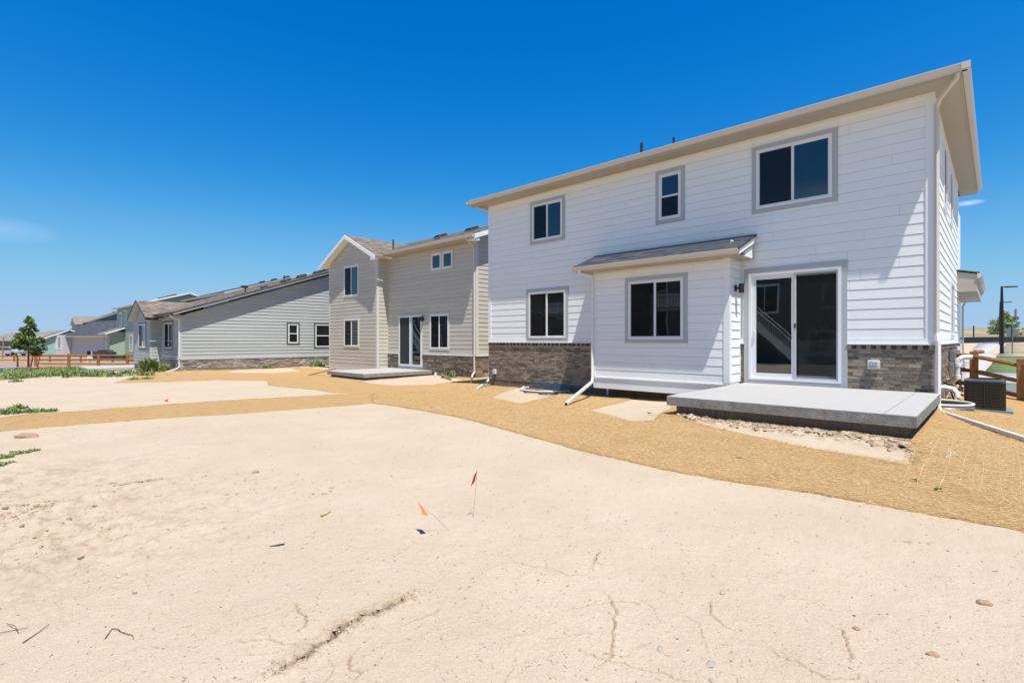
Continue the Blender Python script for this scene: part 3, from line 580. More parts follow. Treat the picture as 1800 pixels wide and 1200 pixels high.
STRANDM = mat('loose straw', (0.441, 0.307, 0.126), .7, rnd='isl', rcols=[(0.315, 0.178, 0.056), (0.468, 0.307, 0.126), (0.243, 0.133, 0.045), (0.540, 0.390, 0.189), (0.405, 0.249, 0.091)], col2=(0.477, 0.332, 0.158), vscale=1.1, vamt=.5, stretch=(.55, 3.2, 1), dirt=((0.324, 0.174, 0.052), 1.3, .5, .55))
HOLES = [WELLP, BAYP, PATP, H2P]
strands(330000, -13.5, 1.5, 5.3, 13, [MAIN], HOLES, 11, ln=(.02, .07), wd=(.0008, .0019))
strands(60000, -26, -9, -1, 15, [MAIN, STRIPP], [H2P], 12, ln=(.03, .10), wd=(.002, .004))
strands(5200, -13.5, .6, 4.9, 7.1, [[(p[0], p[1]) for p in EDGE[:13]] + [(p[0], p[1] - .16) for p in reversed(EDGE[:13])]], [], 13, name='stray_straw', ln=(.02, .07), wd=(.0008, .0019))
strands(9000, -13.5, .6, 4.6, 7.1, [[(p[0], p[1]) for p in EDGE[:13]] + [(p[0], p[1] - .45) for p in reversed(EDGE[:13])]], [], 14, name='stray_straw', ln=(.015, .05), wd=(.0008, .0016)) if False else None
o = bpy.data.objects['straw_strand']; o['label'] = 'loose straw on the mat before the white house'; bpy.data.objects['straw_strand.001']['label'] = 'loose straw farther out along the mat'
# pale netting threads showing on the mat by the corner of the patio
mb = MB(); rd = random.Random(4); NETM = mat('pale jute netting', (.64, .52, .32), .8)
for i in range(34):
    x = -.72 + i * .05 + rd.uniform(-.012, .012) + (.05 if i % 3 else 0); y0_ = 6.5 + rd.uniform(0, .5); y1_ = 8.9 + rd.uniform(-.5, .5); pts = []
    for k in range(14):
        t = k / 13; yy = y0_ + (y1_ - y0_) * t; xx = x + .015 * math.sin(yy * 2 + i) + rd.uniform(-.003, .003); pts.append((xx, yy, gd(xx, yy) + .018 + rd.uniform(0, .003)))
    if rd.random() < .8: mb.tube(pts, .0016, 3)
mb.build('netting', NETM, kind='stuff')
# pebbles
def pebbles(n, seed, rmax, name, szs, m, k_mask=None):
    rd = np.random.default_rng(seed); a = np.radians(rd.uniform(-50, 50, n)); r = 1.6 * (rmax / 1.6) ** rd.random(n) ; x = r * (np.cos(a) * -SA + np.sin(a) * CA); y = r * (np.cos(a) * CA + np.sin(a) * SA)
    k = ~inpoly(x, y, MAIN) & ~inpoly(x, y, STRIPP)
    for H in HOLES: k |= inpoly(x, y, H)
    x, y, r = x[k], y[k], r[k]; n = len(x); s = szs[0] * (szs[1] / szs[0]) ** (rd.random(n) ** 3.2) * (.6 + r * .07)
    z = gs(x, y); base = np.array([(1, 0, 0), (0, 1, 0), (-1, 0, 0), (0, -1, 0), (0, 0, .8), (0, 0, -.5)]); v = base[None] * s[:, None, None] * rd.uniform(.6, 1.3, (n, 6, 1)); v[:, :, 2] *= .7
    an = rd.uniform(0, 6.28, n); c_, s_ = np.cos(an), np.sin(an); vx = v[:, :, 0] * c_[:, None] * 1.25 - v[:, :, 1] * s_[:, None]; vy = v[:, :, 0] * s_[:, None] * 1.25 + v[:, :, 1] * c_[:, None]
    V = np.stack([vx + x[:, None], vy + y[:, None], v[:, :, 2] + z[:, None] + s[:, None] * .12], -1).reshape(-1, 3)
    f = np.array([(0, 1, 4), (1, 2, 4), (2, 3, 4), (3, 0, 4), (1, 0, 5), (2, 1, 5), (3, 2, 5), (0, 3, 5)]); F = (np.arange(n)[:, None, None] * 6 + f[None]).reshape(-1, 3)
    return np_mesh(name, V, F, m, nside=3, kind='stuff')
PEB = mat('small pebbles', (.3, .2, .15), .9, rnd='isl', rcols=[(.10, .08, .065), (.36, .27, .19), (.16, .15, .14), (.42, .32, .23), (.22, .15, .10), (.5, .42, .34)])
pebbles(13000, 21, 16, 'gravel', (.0012, .010), PEB)
CHAF = mat('dry straw bits', (.42, .28, .14), .8, rnd='isl', rcols=[(.30, .19, .10), (.5, .36, .2), (.20, .13, .08)])

# loose clods: along the ruts and the large crack, at the rough left edge and on the bank before the patio footing
def clods(name, P, sz, m, seed, sink=.25):
    rd = np.random.default_rng(seed); P = np.asarray(P); n = len(P); s = np.asarray(sz); z = gs(P[:, 0], P[:, 1])
    a = np.linspace(0, 2 * np.pi, 6, endpoint=False); ring = np.stack([np.cos(a), np.sin(a), 0 * a], 1); base = np.vstack([ring * [1, 1, 1] + [0, 0, -.3], ring * [.85, .85, 1] + [0, 0, .28], [[0, 0, .62]]])
    v = base[None] * rd.uniform(.68, 1.3, (n, 13, 1)) * s[:, None, None]; an = rd.uniform(0, 6.28, n); c_, s_ = np.cos(an)[:, None], np.sin(an)[:, None]; st = rd.uniform(.8, 1.6, n)[:, None]
    vx = v[:, :, 0] * st; vy = v[:, :, 1]; V = np.stack([vx * c_ - vy * s_ + P[:, 0, None], vx * s_ + vy * c_ + P[:, 1, None], v[:, :, 2] * .75 + (z + s * .3 * (1 - sink))[:, None]], -1).reshape(-1, 3)
    f = [(i, (i + 1) % 6, 6 + (i + 1) % 6) for i in range(6)] + [(i, 6 + (i + 1) % 6, 6 + i) for i in range(6)] + [(6 + i, 6 + (i + 1) % 6, 12) for i in range(6)]
    return np_mesh(name, V, (np.arange(n)[:, None, None] * 13 + np.array(f)[None]).reshape(-1, 3), m, nside=3, kind='stuff')
CLOD = mat('soil clods', (.4, .3, .2), .95, rnd='isl', rcols=[(.40, .30, .21), (.30, .20, .13), (.44, .35, .25), (.36, .25, .165), (.25, .165, .105)], bump=.6, bscale=60)
rd = np.random.default_rng(5)
def along(pl, n, sd):
    i = rd.integers(0, len(pl) - 1, n); t = rd.random(n)[:, None]; A = np.array(pl); return A[i] * (1 - t) + A[i + 1] * t + rd.normal(0, sd, (n, 2))
P1 = along(CRUMB, 900, .13); P1 = P1[~((P1[:, 1] > 8.62) & (P1[:, 0] > -4.2) & (P1[:, 0] < -.9))]; P1 = P1[inpoly(P1[:, 0], P1[:, 1], [(-4.5, 8.9), (-3.62, 8.16), (-1.95, 7.6), (-.74, 7.4), (-.8, 8.7)])]
clods('bank_clods', P1, .008 * (6 ** (rd.random(len(P1)) ** 1.8)), CLOD, 1)
BIGP = CR[0][0]; P2 = np.vstack([along(BIGP, 420, .028), along(CR[14][0], 160, .05), along(CR[15][0], 160, .07), np.stack([rd.uniform(-7, -4.2, 900), rd.uniform(-.3, 2.6, 900)], 1)])
k = np.ones(len(P2), bool); k[740:] = fbm(P2[740:, 0] * 1.7, P2[740:, 1] * 1.7, 3) + .15 * rd.normal(size=len(P2) - 740) > .12; P2 = P2[k]
clods('soil_clods', P2, np.where(P2[:, 0] > -3, .0022, .0045) * (5 ** (rd.random(len(P2)) ** 2.2)), CLOD, 2)

# ------------------------------------------------------------------ the white two-storey house
def downspout(pts, m, parent, r=.042, name='downspout'):
    mb = MB(); mb.tube(pts, r, 4); return mb.build(name, m, parent, bevel=.006)
YF = 12.6
H1 = empty('house', (-7, 16.6, -1.6), label='white lap sided two storey house with brick base and concrete patio', category='house')
wf = Wall((0, YF), 0); ws = Wall((-.88, 0), 90); wl = Wall((-13.08, 0), -90)
DO = (-4.24, -2.37, -.93, 1.55)     # sliding door opening u0,u1,z0,z1
mb = MB()   # solid body behind the cladding, open at the patio door
T = .15
wf.box(mb, -13.08, DO[0], -1.75, 4.85, -T, -.004); wf.box(mb, DO[1], -.90, -1.75, 4.85, -T, -.004); wf.box(mb, DO[0], DO[1], DO[3], 4.85, -T, -.004); wf.box(mb, DO[0], DO[1], -1.75, DO[2], -T, -.004)
mb.box(-13.07, -12.93, YF + T, 20.6, -1.75, 4.85); mb.box(-1.03, -.884, YF + T, 17.2, -1.75, 4.85); mb.box(-1.03, -.884, 18.45, 20.6, -1.75, 4.85); mb.box(-1.03, -.884, 17.2, 18.45, -1.75, .15); mb.box(-1.03, -.884, 17.2, 18.45, 1.43, 4.85); mb.box(-13.07, -.9, 20.5, 20.6, -1.75, 4.85)
mb.box(-12.9, -1.05, 20.61, 27, -1.75, 4.85)
mb.build('wall', WHITEV, H1)
# interior seen through the patio door
mb = MB(); mb.box(-6.4, -1.04, 12.76, 19.2, -1.05, -.945); mb.build('floor', DFLR, H1)
mb = MB(); mb.box(-6.4, -1.04, 19.2, 19.3, -.94, 1.9); mb.box(-6.5, -6.4, 12.76, 19.3, -.94, 1.9); mb.box(-6.5, -1.04, 12.76, 19.3, 1.9, 2.0); mb.build('room', DINT, H1)
mb = MB(); mb.box(-4.4, -2.55, 15.2, 16.1, -.94, -.04); mb.box(-4.5, -2.45, 15.1, 16.2, -.038, 0); isl = mb.build('kitchen_island', CAB, H1, bevel=.005)
mb = MB(); mb.tube([(-3.5, 15.7, 0), (-3.5, 15.7, .42)] + [(-3.5 + .13 - .13 * math.cos(t), 15.7, .42 + .13 * math.sin(t)) for t in np.linspace(.3, math.pi, 9)] + [(-3.24, 15.7, .36)], .014, 8); mb.build('faucet', CHROME, isl)
ZB = -.11                            # underside of the siding, top of the brick
winF = {'UR': (-4.07, -2.54, 3.04, 4.40), 'UM': (-6.53, -5.92, 3.18, 4.38), 'UL': (-11.02, -9.79, 3.20, 4.39), 'LL': (-11.18, -9.66, .05, 1.55)}
TW = .10
ops = [(a - TW, b + TW, c - TW, d + TW) for a, b, c, d in winF.values()] + [(DO[0] - .10, DO[1] + .10, -1.2, DO[3] + .11), (-8.22, -4.36, -1.5, 2.52)]
cb = .11
siding(wf, .02, 4.74, const(-13.08 + cb, -.88 - cb), ops, WHITE, H1, exp=.2035, seed=3, joint=3.66)
mb = MB(); wf.box(mb, -13.10, -13.08 + cb, .0, 4.74, -.02, .030); wf.box(mb, -.88 - cb, -.85, 0, 4.74, .0, .030); ws.box(mb, YF - .028, YF + cb, 0, 4.74, .0, .0285); mb.build('corner_board', WHITEV, H1)
for k_, (a, b, c, d) in winF.items():
    window(wf, a, b, c, d, H1, 'hung' if k_ == 'UM' else 'slider', trim=GTRIM, tw=TW)
# water table band and drip edge
mb = MB(); 
for a, b in ((-13.10, -8.14), (DO[1] + .10, -.85)):
    wf.box(mb, a, b, -.075, .018, .0, .032); wf.box(mb, a, b, -.10, -.077, .0, .062)
wf.box(mb, -4.45, DO[0] - .10, -.075, .018, .0, .032); wf.box(mb, -4.45, DO[0] - .10, -.10, -.077, .0, .06)
ws.box(mb, YF - .03, 20.6, -.075, .018, 0, .031); ws.box(mb, YF - .06, 20.6, -.10, -.077, 0, .061)
mb.build('water_table', WHITEV, H1)
# brick base
mb = MB(); wf.box(mb, -13.09, -8.13, -1.39, -.102, -.01, .002); wf.box(mb, -4.45, DO[0] - .1, -1.02, -.102, -.01, .002); wf.box(mb, DO[1] + .1, -.87, -1.02, -.102, -.01, .002)
ws.box(mb, YF - .0, 20.6, -1.36, -.102, -.003, .002); mb.build('mortar', MORT, H1)
BRKD = mat('dark brown header brick', (.05, .035, .028), .9, (.09, .065, .05), 30, 1, .5, 60)
def headers(w, u0, u1, parent, z0=-.20, z1=-.104, alt=True, parts=True):
    k = 0; u = u0
    sm = MB()
    while u < u1 - .03:
        b = min(u + .074, u1); n = .046 if k % 2 == 0 else .020
        mb = MB() if parts else sm
        mb.hexa([w.P(u + .004, z0 + (0 if k % 2 == 0 else .008), -.02), w.P(b, z0 + (0 if k % 2 == 0 else .008), -.02), w.P(b, z0 + (0 if k % 2 == 0 else .008), n), w.P(u + .004, z0 + (0 if k % 2 == 0 else .008), n)], [w.P(u + .004, z1, -.02), w.P(b, z1, -.02), w.P(b, z1 - .006, n), w.P(u + .004, z1 - .006, n)])
        if parts: mb.build('header_brick', BRK if k % 2 == 0 else BRKD, parent)
        u += .083; k += 1
    if not parts and sm.v: sm.build('header_course', BRKI, parent, kind='stuff')
headers(wf, DO[1] + .10, -.86, H1); headers(wf, -13.09, -8.13, H1); headers(wf, -4.44, DO[0] - .1, H1); headers(ws, YF - .02, 20.6, H1, parts=False)
OUTL = (-1.92, -1.71, -.60, -.41)
used = bricks(wf, DO[1] + .10, -.862, -1.012, -.205, H1, 110, seed=1); used += bricks(wf, -4.44, DO[0] - .10, -1.012, -.205, H1, 20, seed=2)
bricks(wf, -13.088, -8.14, -1.38, -.205, H1, 280 - used, seed=3); bricks(ws, YF - .012, 20.6, -1.35, -.205, H1, 0, side='l', seed=4)
mb = MB(); wf.box(mb, -13.07, -8.2, -1.80, -1.392, -.01, .0); ws.box(mb, YF, 20.6, -1.6, -1.363, -.01, .0); wf.box(mb, -8.12, -4.46, -1.8, -1.33, -.004, .012); wf.box(mb, -4.45, -.9, -1.8, -1.03, -.004, .0015); mb.build('foundation', FOUND, H1)
# side wall facing the fence
winS = [(17.15, 18.5, .10, 1.48), (14.85, 15.7, 3.0, 4.35), (16.95, 17.75, 3.0, 4.3)]
ops2 = [(a - .07, b + .07, c - .07, d + .07) for a, b, c, d in winS]
siding(ws, .02, 4.74, const(YF + cb, 20.5), ops2, WHITE, H1, exp=.2035, seed=8, step=.013)
for a, b, c, d in winS: window(ws, a, b, c, d, H1, 'slider', trim=WHITEV, tw=.07, glass=GLT if c < 1 else None, screen='l' if c > 1 else None)
mb = MB(); ws.box(mb, 20.5, 20.61, 0, 4.74, 0, .029); mb.build('corner_board', WHITEV, H1)
# set back rear part on the street side with its low roof
wg = Wall((-1.02, 0), 90)
mb = MB(); mb.box(-3, -1.03, 20.61, 26, -1.75, 1.6); mb.build('garage_wall', WHITEV, H1)
siding(wg, .02, 1.45, const(20.62, 26), [], WHITE, H1, exp=.2035, seed=9); mb = MB(); wg.box(mb, 20.62, 26.0, -.10, .018, 0, .05); mb.build('water_table', WHITEV, H1)
bricks(wg, 20.62, 26.0, -1.35, -.12, H1, 0, seed=5)
mb = MB(); mb.hexa([(-3, 20.28, 1.43), (-.42, 20.28, 1.43), (-.42, 26.3, 1.43), (-3, 26.3, 1.43)], [(-3, 20.28, 2.55), (-.42, 20.28, 1.93), (-.42, 26.3, 1.93), (-3, 26.3, 2.55)]); mb.build('garage_roof', SOFF, H1)
roof_plane(H1, (-.36, 26.4, 1.97), (-.36, 20.25, 1.97), (-3, 20.25, 2.62), (-3, 26.4, 2.62), SHG, thick=.03, fasm=ROOFD, seed=3)
gutter(Wall((-.42, 0), 90), 20.25, 26.4, 1.95, 0, CREAMG, H1, h=.14)
downspout([(-.36, 26.1, 1.80), (-.40, 26.1, 1.72), (-.86, 26.0, 1.45), (-.94, 26.0, 1.25), (-.94, 26.0, -.2), (-.9, 26, -1.1)], CREAMG, H1)
# main roof: hip with deep boxed soffit
EX0, EX1, EY0, EY1, ZE = -13.52, -.47, 12.13, 22.3, 4.86
mb = MB()
for (a, b, c, d) in ((EX0, EX1, EY0, YF - .001), (EX0, -13.085, YF, EY1), (-.878, EX1, YF, EY1)): mb.box(a, b, c, d, ZE - .14, ZE - .125)
mb.build('soffit', SOFF, H1)
mb = MB(); mb.box(EX0, EX1, EY0 - .02, EY0, ZE - .15, ZE + .02); mb.box(EX1, EX1 + .02, EY0 - .02, EY1, ZE - .15, ZE + .02); mb.box(EX0 - .02, EX0, EY0 - .02, EY1, ZE - .15, ZE + .02); mb.box(EX0, EX1, EY1, EY1 + .02, ZE - .15, ZE + .02); mb.build('fascia', SOFF, H1)
mb = MB(); wf.box(mb, -13.0, -.95, ZE - .215, ZE - .142, .012, .036); mb.build('frieze_board', WHITEV, H1)
hy = (EY0 + EY1) / 2; hz = ZE + .05 + .33 * (EY1 - EY0) / 2; dd = (EY1 - EY0) / 2
c0, c1, c2, c3 = (EX0 - .02, EY0 - .02, ZE + .05), (EX1 + .02, EY0 - .02, ZE + .05), (EX1 + .02, EY1, ZE + .05), (EX0 - .02, EY1, ZE + .05); ra, rb = (EX0 + dd, hy, hz), (EX1 - dd, hy, hz)
for q in ((c0, c1, rb, ra), (c1, c2, rb, rb), (c2, c3, ra, rb), (c3, c0, ra, ra)): roof_plane(H1, q[0], q[1], q[2], q[3], SHG, thick=.035, fasm=ROOFD, expo=.16, tab=(.25, .5))
gutter(Wall((0, EY0 - .022), 0), EX0 - .14, EX1 + .14, ZE + .03, 0, CREAMG, H1, h=.125, d=.115); gutter(Wall((EX1 + .022, 0), 90), EY0 - .135, EY1, ZE + .03, 0, CREAMG, H1, h=.125, d=.115); gutter(Wall((EX0 - .022, 0), -90), -EY1, -EY0 + .135, ZE + .03, 0, CREAMG, H1, h=.125, d=.115)
mb = MB(); mb.box(EX1 + .018, EX1 + .142, EY0 - .142, EY0 - .018, ZE - .085, ZE + .032); mb.build('gutter_corner', CREAMG, H1)
for (x, y, zt) in ((-7.96, 14.2, 6.08), (-7.2, 14.8, 6.22)):
    mb = MB(); mb.tube([(x, y, 5.3), (x, y, zt)], .045 if zt < 6.2 else .035, 10); mb.build('vent_pipe', DFAS, H1)
# downspouts of the big gutter and the long extensions on the ground
downspout([(-.50, 12.08, 4.76), (-.52, 12.10, 4.68), (-.78, 12.46, 4.50), (-.82, 12.545, 4.40), (-.82, 12.545, .12)], CREAMG, H1)
downspout([(-.82, 12.54, .12), (-.81, 12.48, -.02), (-.80, 12.50, -.12), (-.80, 12.49, -1.20), (-.795, 12.47, -1.27), (-.775, 12.43, -1.315), (-.74, 12.35, -1.345)], PVC, H1, r=.044)
downspout([(-13.4, 12.2, 4.76), (-13.36, 12.3, 4.68), (-13.16, 12.62, 4.60), (-13.13, 12.66, 4.48), (-13.13, 12.66, -1.35), (-13.1, 12.5, -1.5)], CREAMG, H1)
ex = MB(); ex.tube([(-.75, 12.37, -1.34), (.27, 10.0, g(.27, 10) + .06), (.62, 9.2, g(.62, 9.2) + .05)], .040, 4); ex.build('downspout_extension', PVC, H1, bevel=.005)
mb = MB(); mb.tube([(-12.2, 11.2, g(-12.2, 11.2) + .05), (-13.05, 12.3, -1.56)], .042, 4); mb.build('downspout_extension', PVC, H1)
# the shed-roofed bump-out
YB = 11.9; wb = Wall((0, YB), 0); wbs = Wall((-4.45, 0), 90); wbl = Wall((-8.13, 0), -90)
mb = MB(); mb.box(-8.12, -4.46, YB + .004, YF, -1.32, 2.06); mb.build('bay_wall', WHITEV, H1)
BW = (-7.04, -5.53, .015, 1.525); bo = [(BW[0] - TW, BW[1] + TW, BW[2] - TW, BW[3] + TW)]
siding(wb, -1.02, 1.86, const(-8.13 + .03, -4.45 - .11), bo, WHITE, H1, exp=.2035, seed=12, joint=5)
siding(wbs, -.99, 2.3, lambda z: (YB + .09, YF - .02), [], WHITE, H1, exp=.2035, seed=13, step=.012); siding(wbl, -1.0, 2.0, const(-YF, -YB - .05), [], WHITE, H1, exp=.2035, seed=14)
mb = MB(); wb.box(mb, -4.56, -4.42, -1.0, 1.88, 0, .030); wbs.box(mb, YB - .028, YB + .09, -1.0, 1.95, 0, .0285); wb.box(mb, -8.15, -8.10, -1.0, 1.9, 0, .022); wbs.box(mb, YF - .055, YF - .02, -.98, 2.2, 0, .024); mb.build('corner_board', WHITEV, H1)
mb = MB(); wb.box(mb, -8.15, -4.42, -1.33, -1.05, .0, .022); wb.box(mb, -8.16, -4.41, -1.048, -1.022, 0, .045); wbs.box(mb, YB, YF - .1, -1.33, -1.0, 0, .022); mb.build('skirt_board', WHITEV, H1)
window(wb, *BW, H1, 'slider', trim=GTRIM, tw=TW)
mb = MB(); mb.box(-8.5, -4.12, 11.56, 12.6, 1.875, 1.89); mb.build('soffit', SOFF, H1)
mb = MB(); mb.box(-8.5, -4.12, 11.54, 11.56, 1.86, 1.99); mb.build('fascia', SOFF, H1)
mb = MB()
for x0_, x1_ in ((-4.12, -4.085), (-8.535, -8.5)):
    mb.hexa([(x0_, 11.54, 1.88), (x1_, 11.54, 1.88), (x1_, 12.55, 2.27), (x0_, 12.55, 2.27)], [(x0_, 11.54, 2.03), (x1_, 11.54, 2.03), (x1_, 12.55, 2.44), (x0_, 12.55, 2.44)])
mb.build('rake_board', WHITEV, H1)
mb = MB(); mb.hexa([(-4.19, YB + .1, 1.9), (-4.13, YB + .1, 1.9), (-4.13, 12.5, 1.9), (-4.19, 12.5, 1.9)], [(-4.19, YB + .1, 2.0), (-4.13, YB + .1, 2.0), (-4.13, 12.5, 2.2), (-4.19, 12.5, 2.2)]); mb.build('soffit_return', WHITEV, H1)
roof_plane(H1, (-8.56, 11.46, 2.01), (-4.06, 11.46, 2.01), (-4.06, 12.58, 2.455), (-8.56, 12.58, 2.455), SHG, thick=.03, fasm=ROOFD, expo=.14, tab=(.15, .5), seed=9)
mb = MB(); wf.box(mb, -8.3, -4.08, 2.455, 2.485, .012, .021); mb.build('flashing', mat('flashing with painted roof glow', (.42, .50, .58), .4), H1)  # blue tint paints the roof's reflected glow into this strip
gutter(Wall((0, 11.538), 0), -8.58, -4.10, 2.005, 0, CREAMG, H1, h=.115, d=.11)
downspout([(-8.35, 11.47, 1.90), (-8.33, 11.5, 1.82), (-8.19, 11.83, 1.74), (-8.17, 11.845, 1.62), (-8.17, 11.845, -1.08), (-8.15, 11.80, -1.2)], PVC, H1, r=.046)
mb = MB(); mb.tube([(-8.14, 11.82, -1.16), (-7.22, 9.42, g(-7.22, 9.4) + .055)], .046, 4); mb.build('downspout_extension', PVC, H1, bevel=.005)
mb = MB(); mb.tube([(-7.235, 9.46, g(-7.22, 9.4) + .056), (-7.208, 9.40, g(-7.22, 9.4) + .053)], .040, 4); mb.build('pipe_mouth', BLK, H1)
# sliding patio door
a, b, c, d = DO; mb = MB(); fw = .06
wf.box(mb, a, b, c, c + .045, -.10, .05); wf.box(mb, a, b, d - fw, d, -.10, .05); wf.box(mb, a, a + fw, c + .045, d - fw, -.10, .05); wf.box(mb, b - fw, b, c + .045, d - fw, -.10, .05)
dr = mb.build('door_frame', VINYL, H1)
mid = (a + b) / 2 - .02; st = .085
for i, (p, q, na, nb, s1) in enumerate(((a + fw, mid + .045, -.03, .012, .095), (mid - .02, b - fw, -.09, -.045, .07))):
    mb = MB(); z0_, z1_ = c + .046, d - fw - .001
    wf.box(mb, p + .001, q, z0_, z0_ + s1 + .02, na, nb); wf.box(mb, p + .001, q, z1_ - s1, z1_, na, nb); wf.box(mb, p + .001, p + s1, z0_ + s1 + .02, z1_ - s1, na, nb); wf.box(mb, q - .05, q, z0_ + s1 + .02, z1_ - s1, na, nb)
    mb.build('door_sash', VINYL, dr)
    mb = MB(); wf.box(mb, p + s1 - .004, q - .046, z0_ + s1 + .016, z1_ - s1 + .004, (na + nb) / 2 - .004, (na + nb) / 2); mb.build('pane', GLT if i else glass_mat('reflecting door glass', True, tint=(.6, .66, .65), ior=2.0), dr)
mb = MB(); p, q = mid + .05, b - fw - .004; z0_, z1_ = c + .05, d - fw - .006
wf.box(mb, p, q, z0_, z0_ + .04, .018, .032); wf.box(mb, p, q, z1_ - .035, z1_, .018, .032); wf.box(mb, p, p + .045, z0_ + .04, z1_ - .035, .018, .032); wf.box(mb, q - .03, q, z0_ + .04, z1_ - .035, .018, .032); sf = mb.build('screen_frame', mat('silver screen frame', (.5, .5, .52), .4), dr)
mb = MB(); wf.box(mb, p + .042, q - .028, z0_ + .038, z1_ - .033, .024, .0255); mb.build('insect_screen', SCR, dr)
mb = MB(); wf.box(mb, p + .008, p + .038, .26, .36, .032, .055); mb.build('screen_latch', BLK, dr)
mb = MB(); u = a + fw + .06; mb.tube([wf.P(u, .04, .012), wf.P(u + .02, .045, .06), wf.P(u + .035, .12, .07), wf.P(u + .02, .195, .06), wf.P(u, .2, .012)], .009, 6); wf.box(mb, u - .018, u + .012, -.04, .24, .012, .018); mb.build('handle', VINYL, dr, smooth=True)
mb = MB(); wf.box(mb, a - .105, b + .105, d + .001, d + .115, .0, .046); wf.box(mb, a - .105, a - .001, -1.02, d, 0, .042); wf.box(mb, b + .001, b + .105, -1.02, d, 0, .042); wf.box(mb, a - .0, b + .0, -1.015, c - .002, 0, .045); mb.build('door_trim', GTRIM, H1)
# wall lamp on the bump-out's side, outlets, pipes
LMP = empty('wall_lamp', (-4.35, 12.3, 1.1), label='dark cylinder wall lamp beside the patio door of the white house', category='wall lamp', group='dark wall lamps by the back doors')
mb = MB(); wbs.box(mb, 12.18, 12.30, 1.13, 1.27, .026, .045); mb.build('back_plate', BRONZE, LMP, bevel=.004)
mb = MB(); mb.tube([(-4.42, 12.24, 1.2), (-4.33, 12.24, 1.2)], .02, 8); mb.build('arm', BRONZE, LMP)
mb = MB(); mb.tube([(-4.29, 12.24, 1.09), (-4.29, 12.24, 1.30)], .06, 24); mb.build('lamp_shade', BRONZE, LMP, smooth=True)
OU = empty('outlet_box', (-1.81, 12.58, -.6), label='grey weatherproof outlet cover on the brick right of the patio door', category='outlet')
OUT = mat('grey outlet cover plastic', (.52, .52, .49), .45); OUTD = mat('outlet face plastic', (.30, .30, .30), .5)
mb = MB(); u0_, u1_, z0_, z1_ = -1.915, -1.70, -.60, -.41; wf.box(mb, u0_, u1_, z0_, z1_, .012, .085); mb.build('cover', OUT, OU, bevel=.028, smooth=True)
mb = MB(); wf.box(mb, u0_ + .04, u1_ - .05, z0_ + .045, z1_ - .045, .084, .088); fp = mb.build('face_plate', OUTD, OU)
for k in range(2): mb = MB(); wf.box(mb, u0_ + .055 + k * .045, u0_ + .085 + k * .045, z0_ + .08, z0_ + .115, .088, .093); mb.build('socket', OUT, fp)
OU2 = empty('outlet_box', (-12.8, 12.57, -1.2), label='small white outlet box low on the brick at the white house far corner', category='outlet')
mb = MB(); wf.box(mb, -12.84, -12.70, -1.20, -1.04, .012, .07); mb.build('cover', VINYL, OU2, bevel=.01); mb = MB(); mb.tube([wf.P(-12.78, -1.2, .03), wf.P(-12.80, -1.30, .05), wf.P(-12.82, -1.42, .02)], .008, 5); mb.build('cable', BLK, OU2); mb = MB(); wf.box(mb, -12.79, -12.75, -1.14, -1.10, .07, .074); mb.build('face_plate', OUTD, OU2)
mb = MB(); mb.tube([(-.86, 13.6, -.98), (-.74, 13.62, -.98), (-.64, 13.62, -1.0), (-.58, 13.6, -1.08), (-.575, 13.58, -1.16)], .055, 12); P1 = mb.build('vent_pipe', PVC, None, smooth=True, label='white plastic pipe elbow low on the side wall over the window well', category='pipe', group='white pipes on the side wall')
mb = MB(); mb.tube([(-.86, 15.9, -.98), (-.72, 15.7, -.93), (-.66, 15.6, -.88), (-.66, 15.6, -.58), (-.64, 15.6, -.46), (-.56, 15.62, -.40), (-.42, 15.7, -.39)], .055, 12); mb.tube([(-.66, 15.6, -.62), (-.66, 15.6, -.54)], .066, 12); mb.tube([(-.66, 15.6, -.9), (-.66, 15.6, -.82)], .066, 12)
mb.build('vent_pipe', PVC, None, smooth=True, label='white plastic riser pipe with elbow beside the air conditioner', category='pipe', group='white pipes on the side wall')
MT = empty('meter_box', (-.8, 15.2, -.6), label='small grey green meter box on the side brick wall', category='meter'); mb = MB(); ws.box(mb, 16.6, 16.95, -.52, -.26, .03, .14); mb.build('box', GALV, MT, bevel=.01); mb = MB(); mb.tube([(-.70, 16.8, -.26), (-.70, 16.8, -.16)], .04, 10); mb.build('dial', VINYL, MT)

# ------------------------------------------------------------------ patio of the white house
PT = empty('patio', (-2.54, 10.6, -1.4), label='raised pale concrete patio before the sliding door of the white house', category='patio')
px0, px1, py0, py1, pz = -4.31, -.77, 8.58, 12.53, -1.01
for (a, b) in ((px0, px0 + .28), (px0 + .288, px1 - .36), (px1 - .352, px1)):
    for (c_, d_, zz) in ((py0, py0 + .30, 0), (py0 + .304, py1, 0)):
        mb = MB(); mb.box(a, b, c_, d_, pz - .165, pz); mb.build('slab', CONC, PT, bevel=.008)
mb = MB(); mb.box(px0 + .004, px1 - .004, py0 - .003, py0 + .0, pz - .160, pz - .012); mb.build('slab_edge', CONCE, PT)
mb = MB(); mb.box(px1 - .0, px1 + .003, py0 + .0, py1, pz - .160, pz - .012); mb.build('slab_edge', CONCE, PT)
mb = MB(); mb.box(px0 + .14, px1 - .12, py0 + .10, py1, -1.75, pz - .166); mb.build('footing', FOUND, PT)

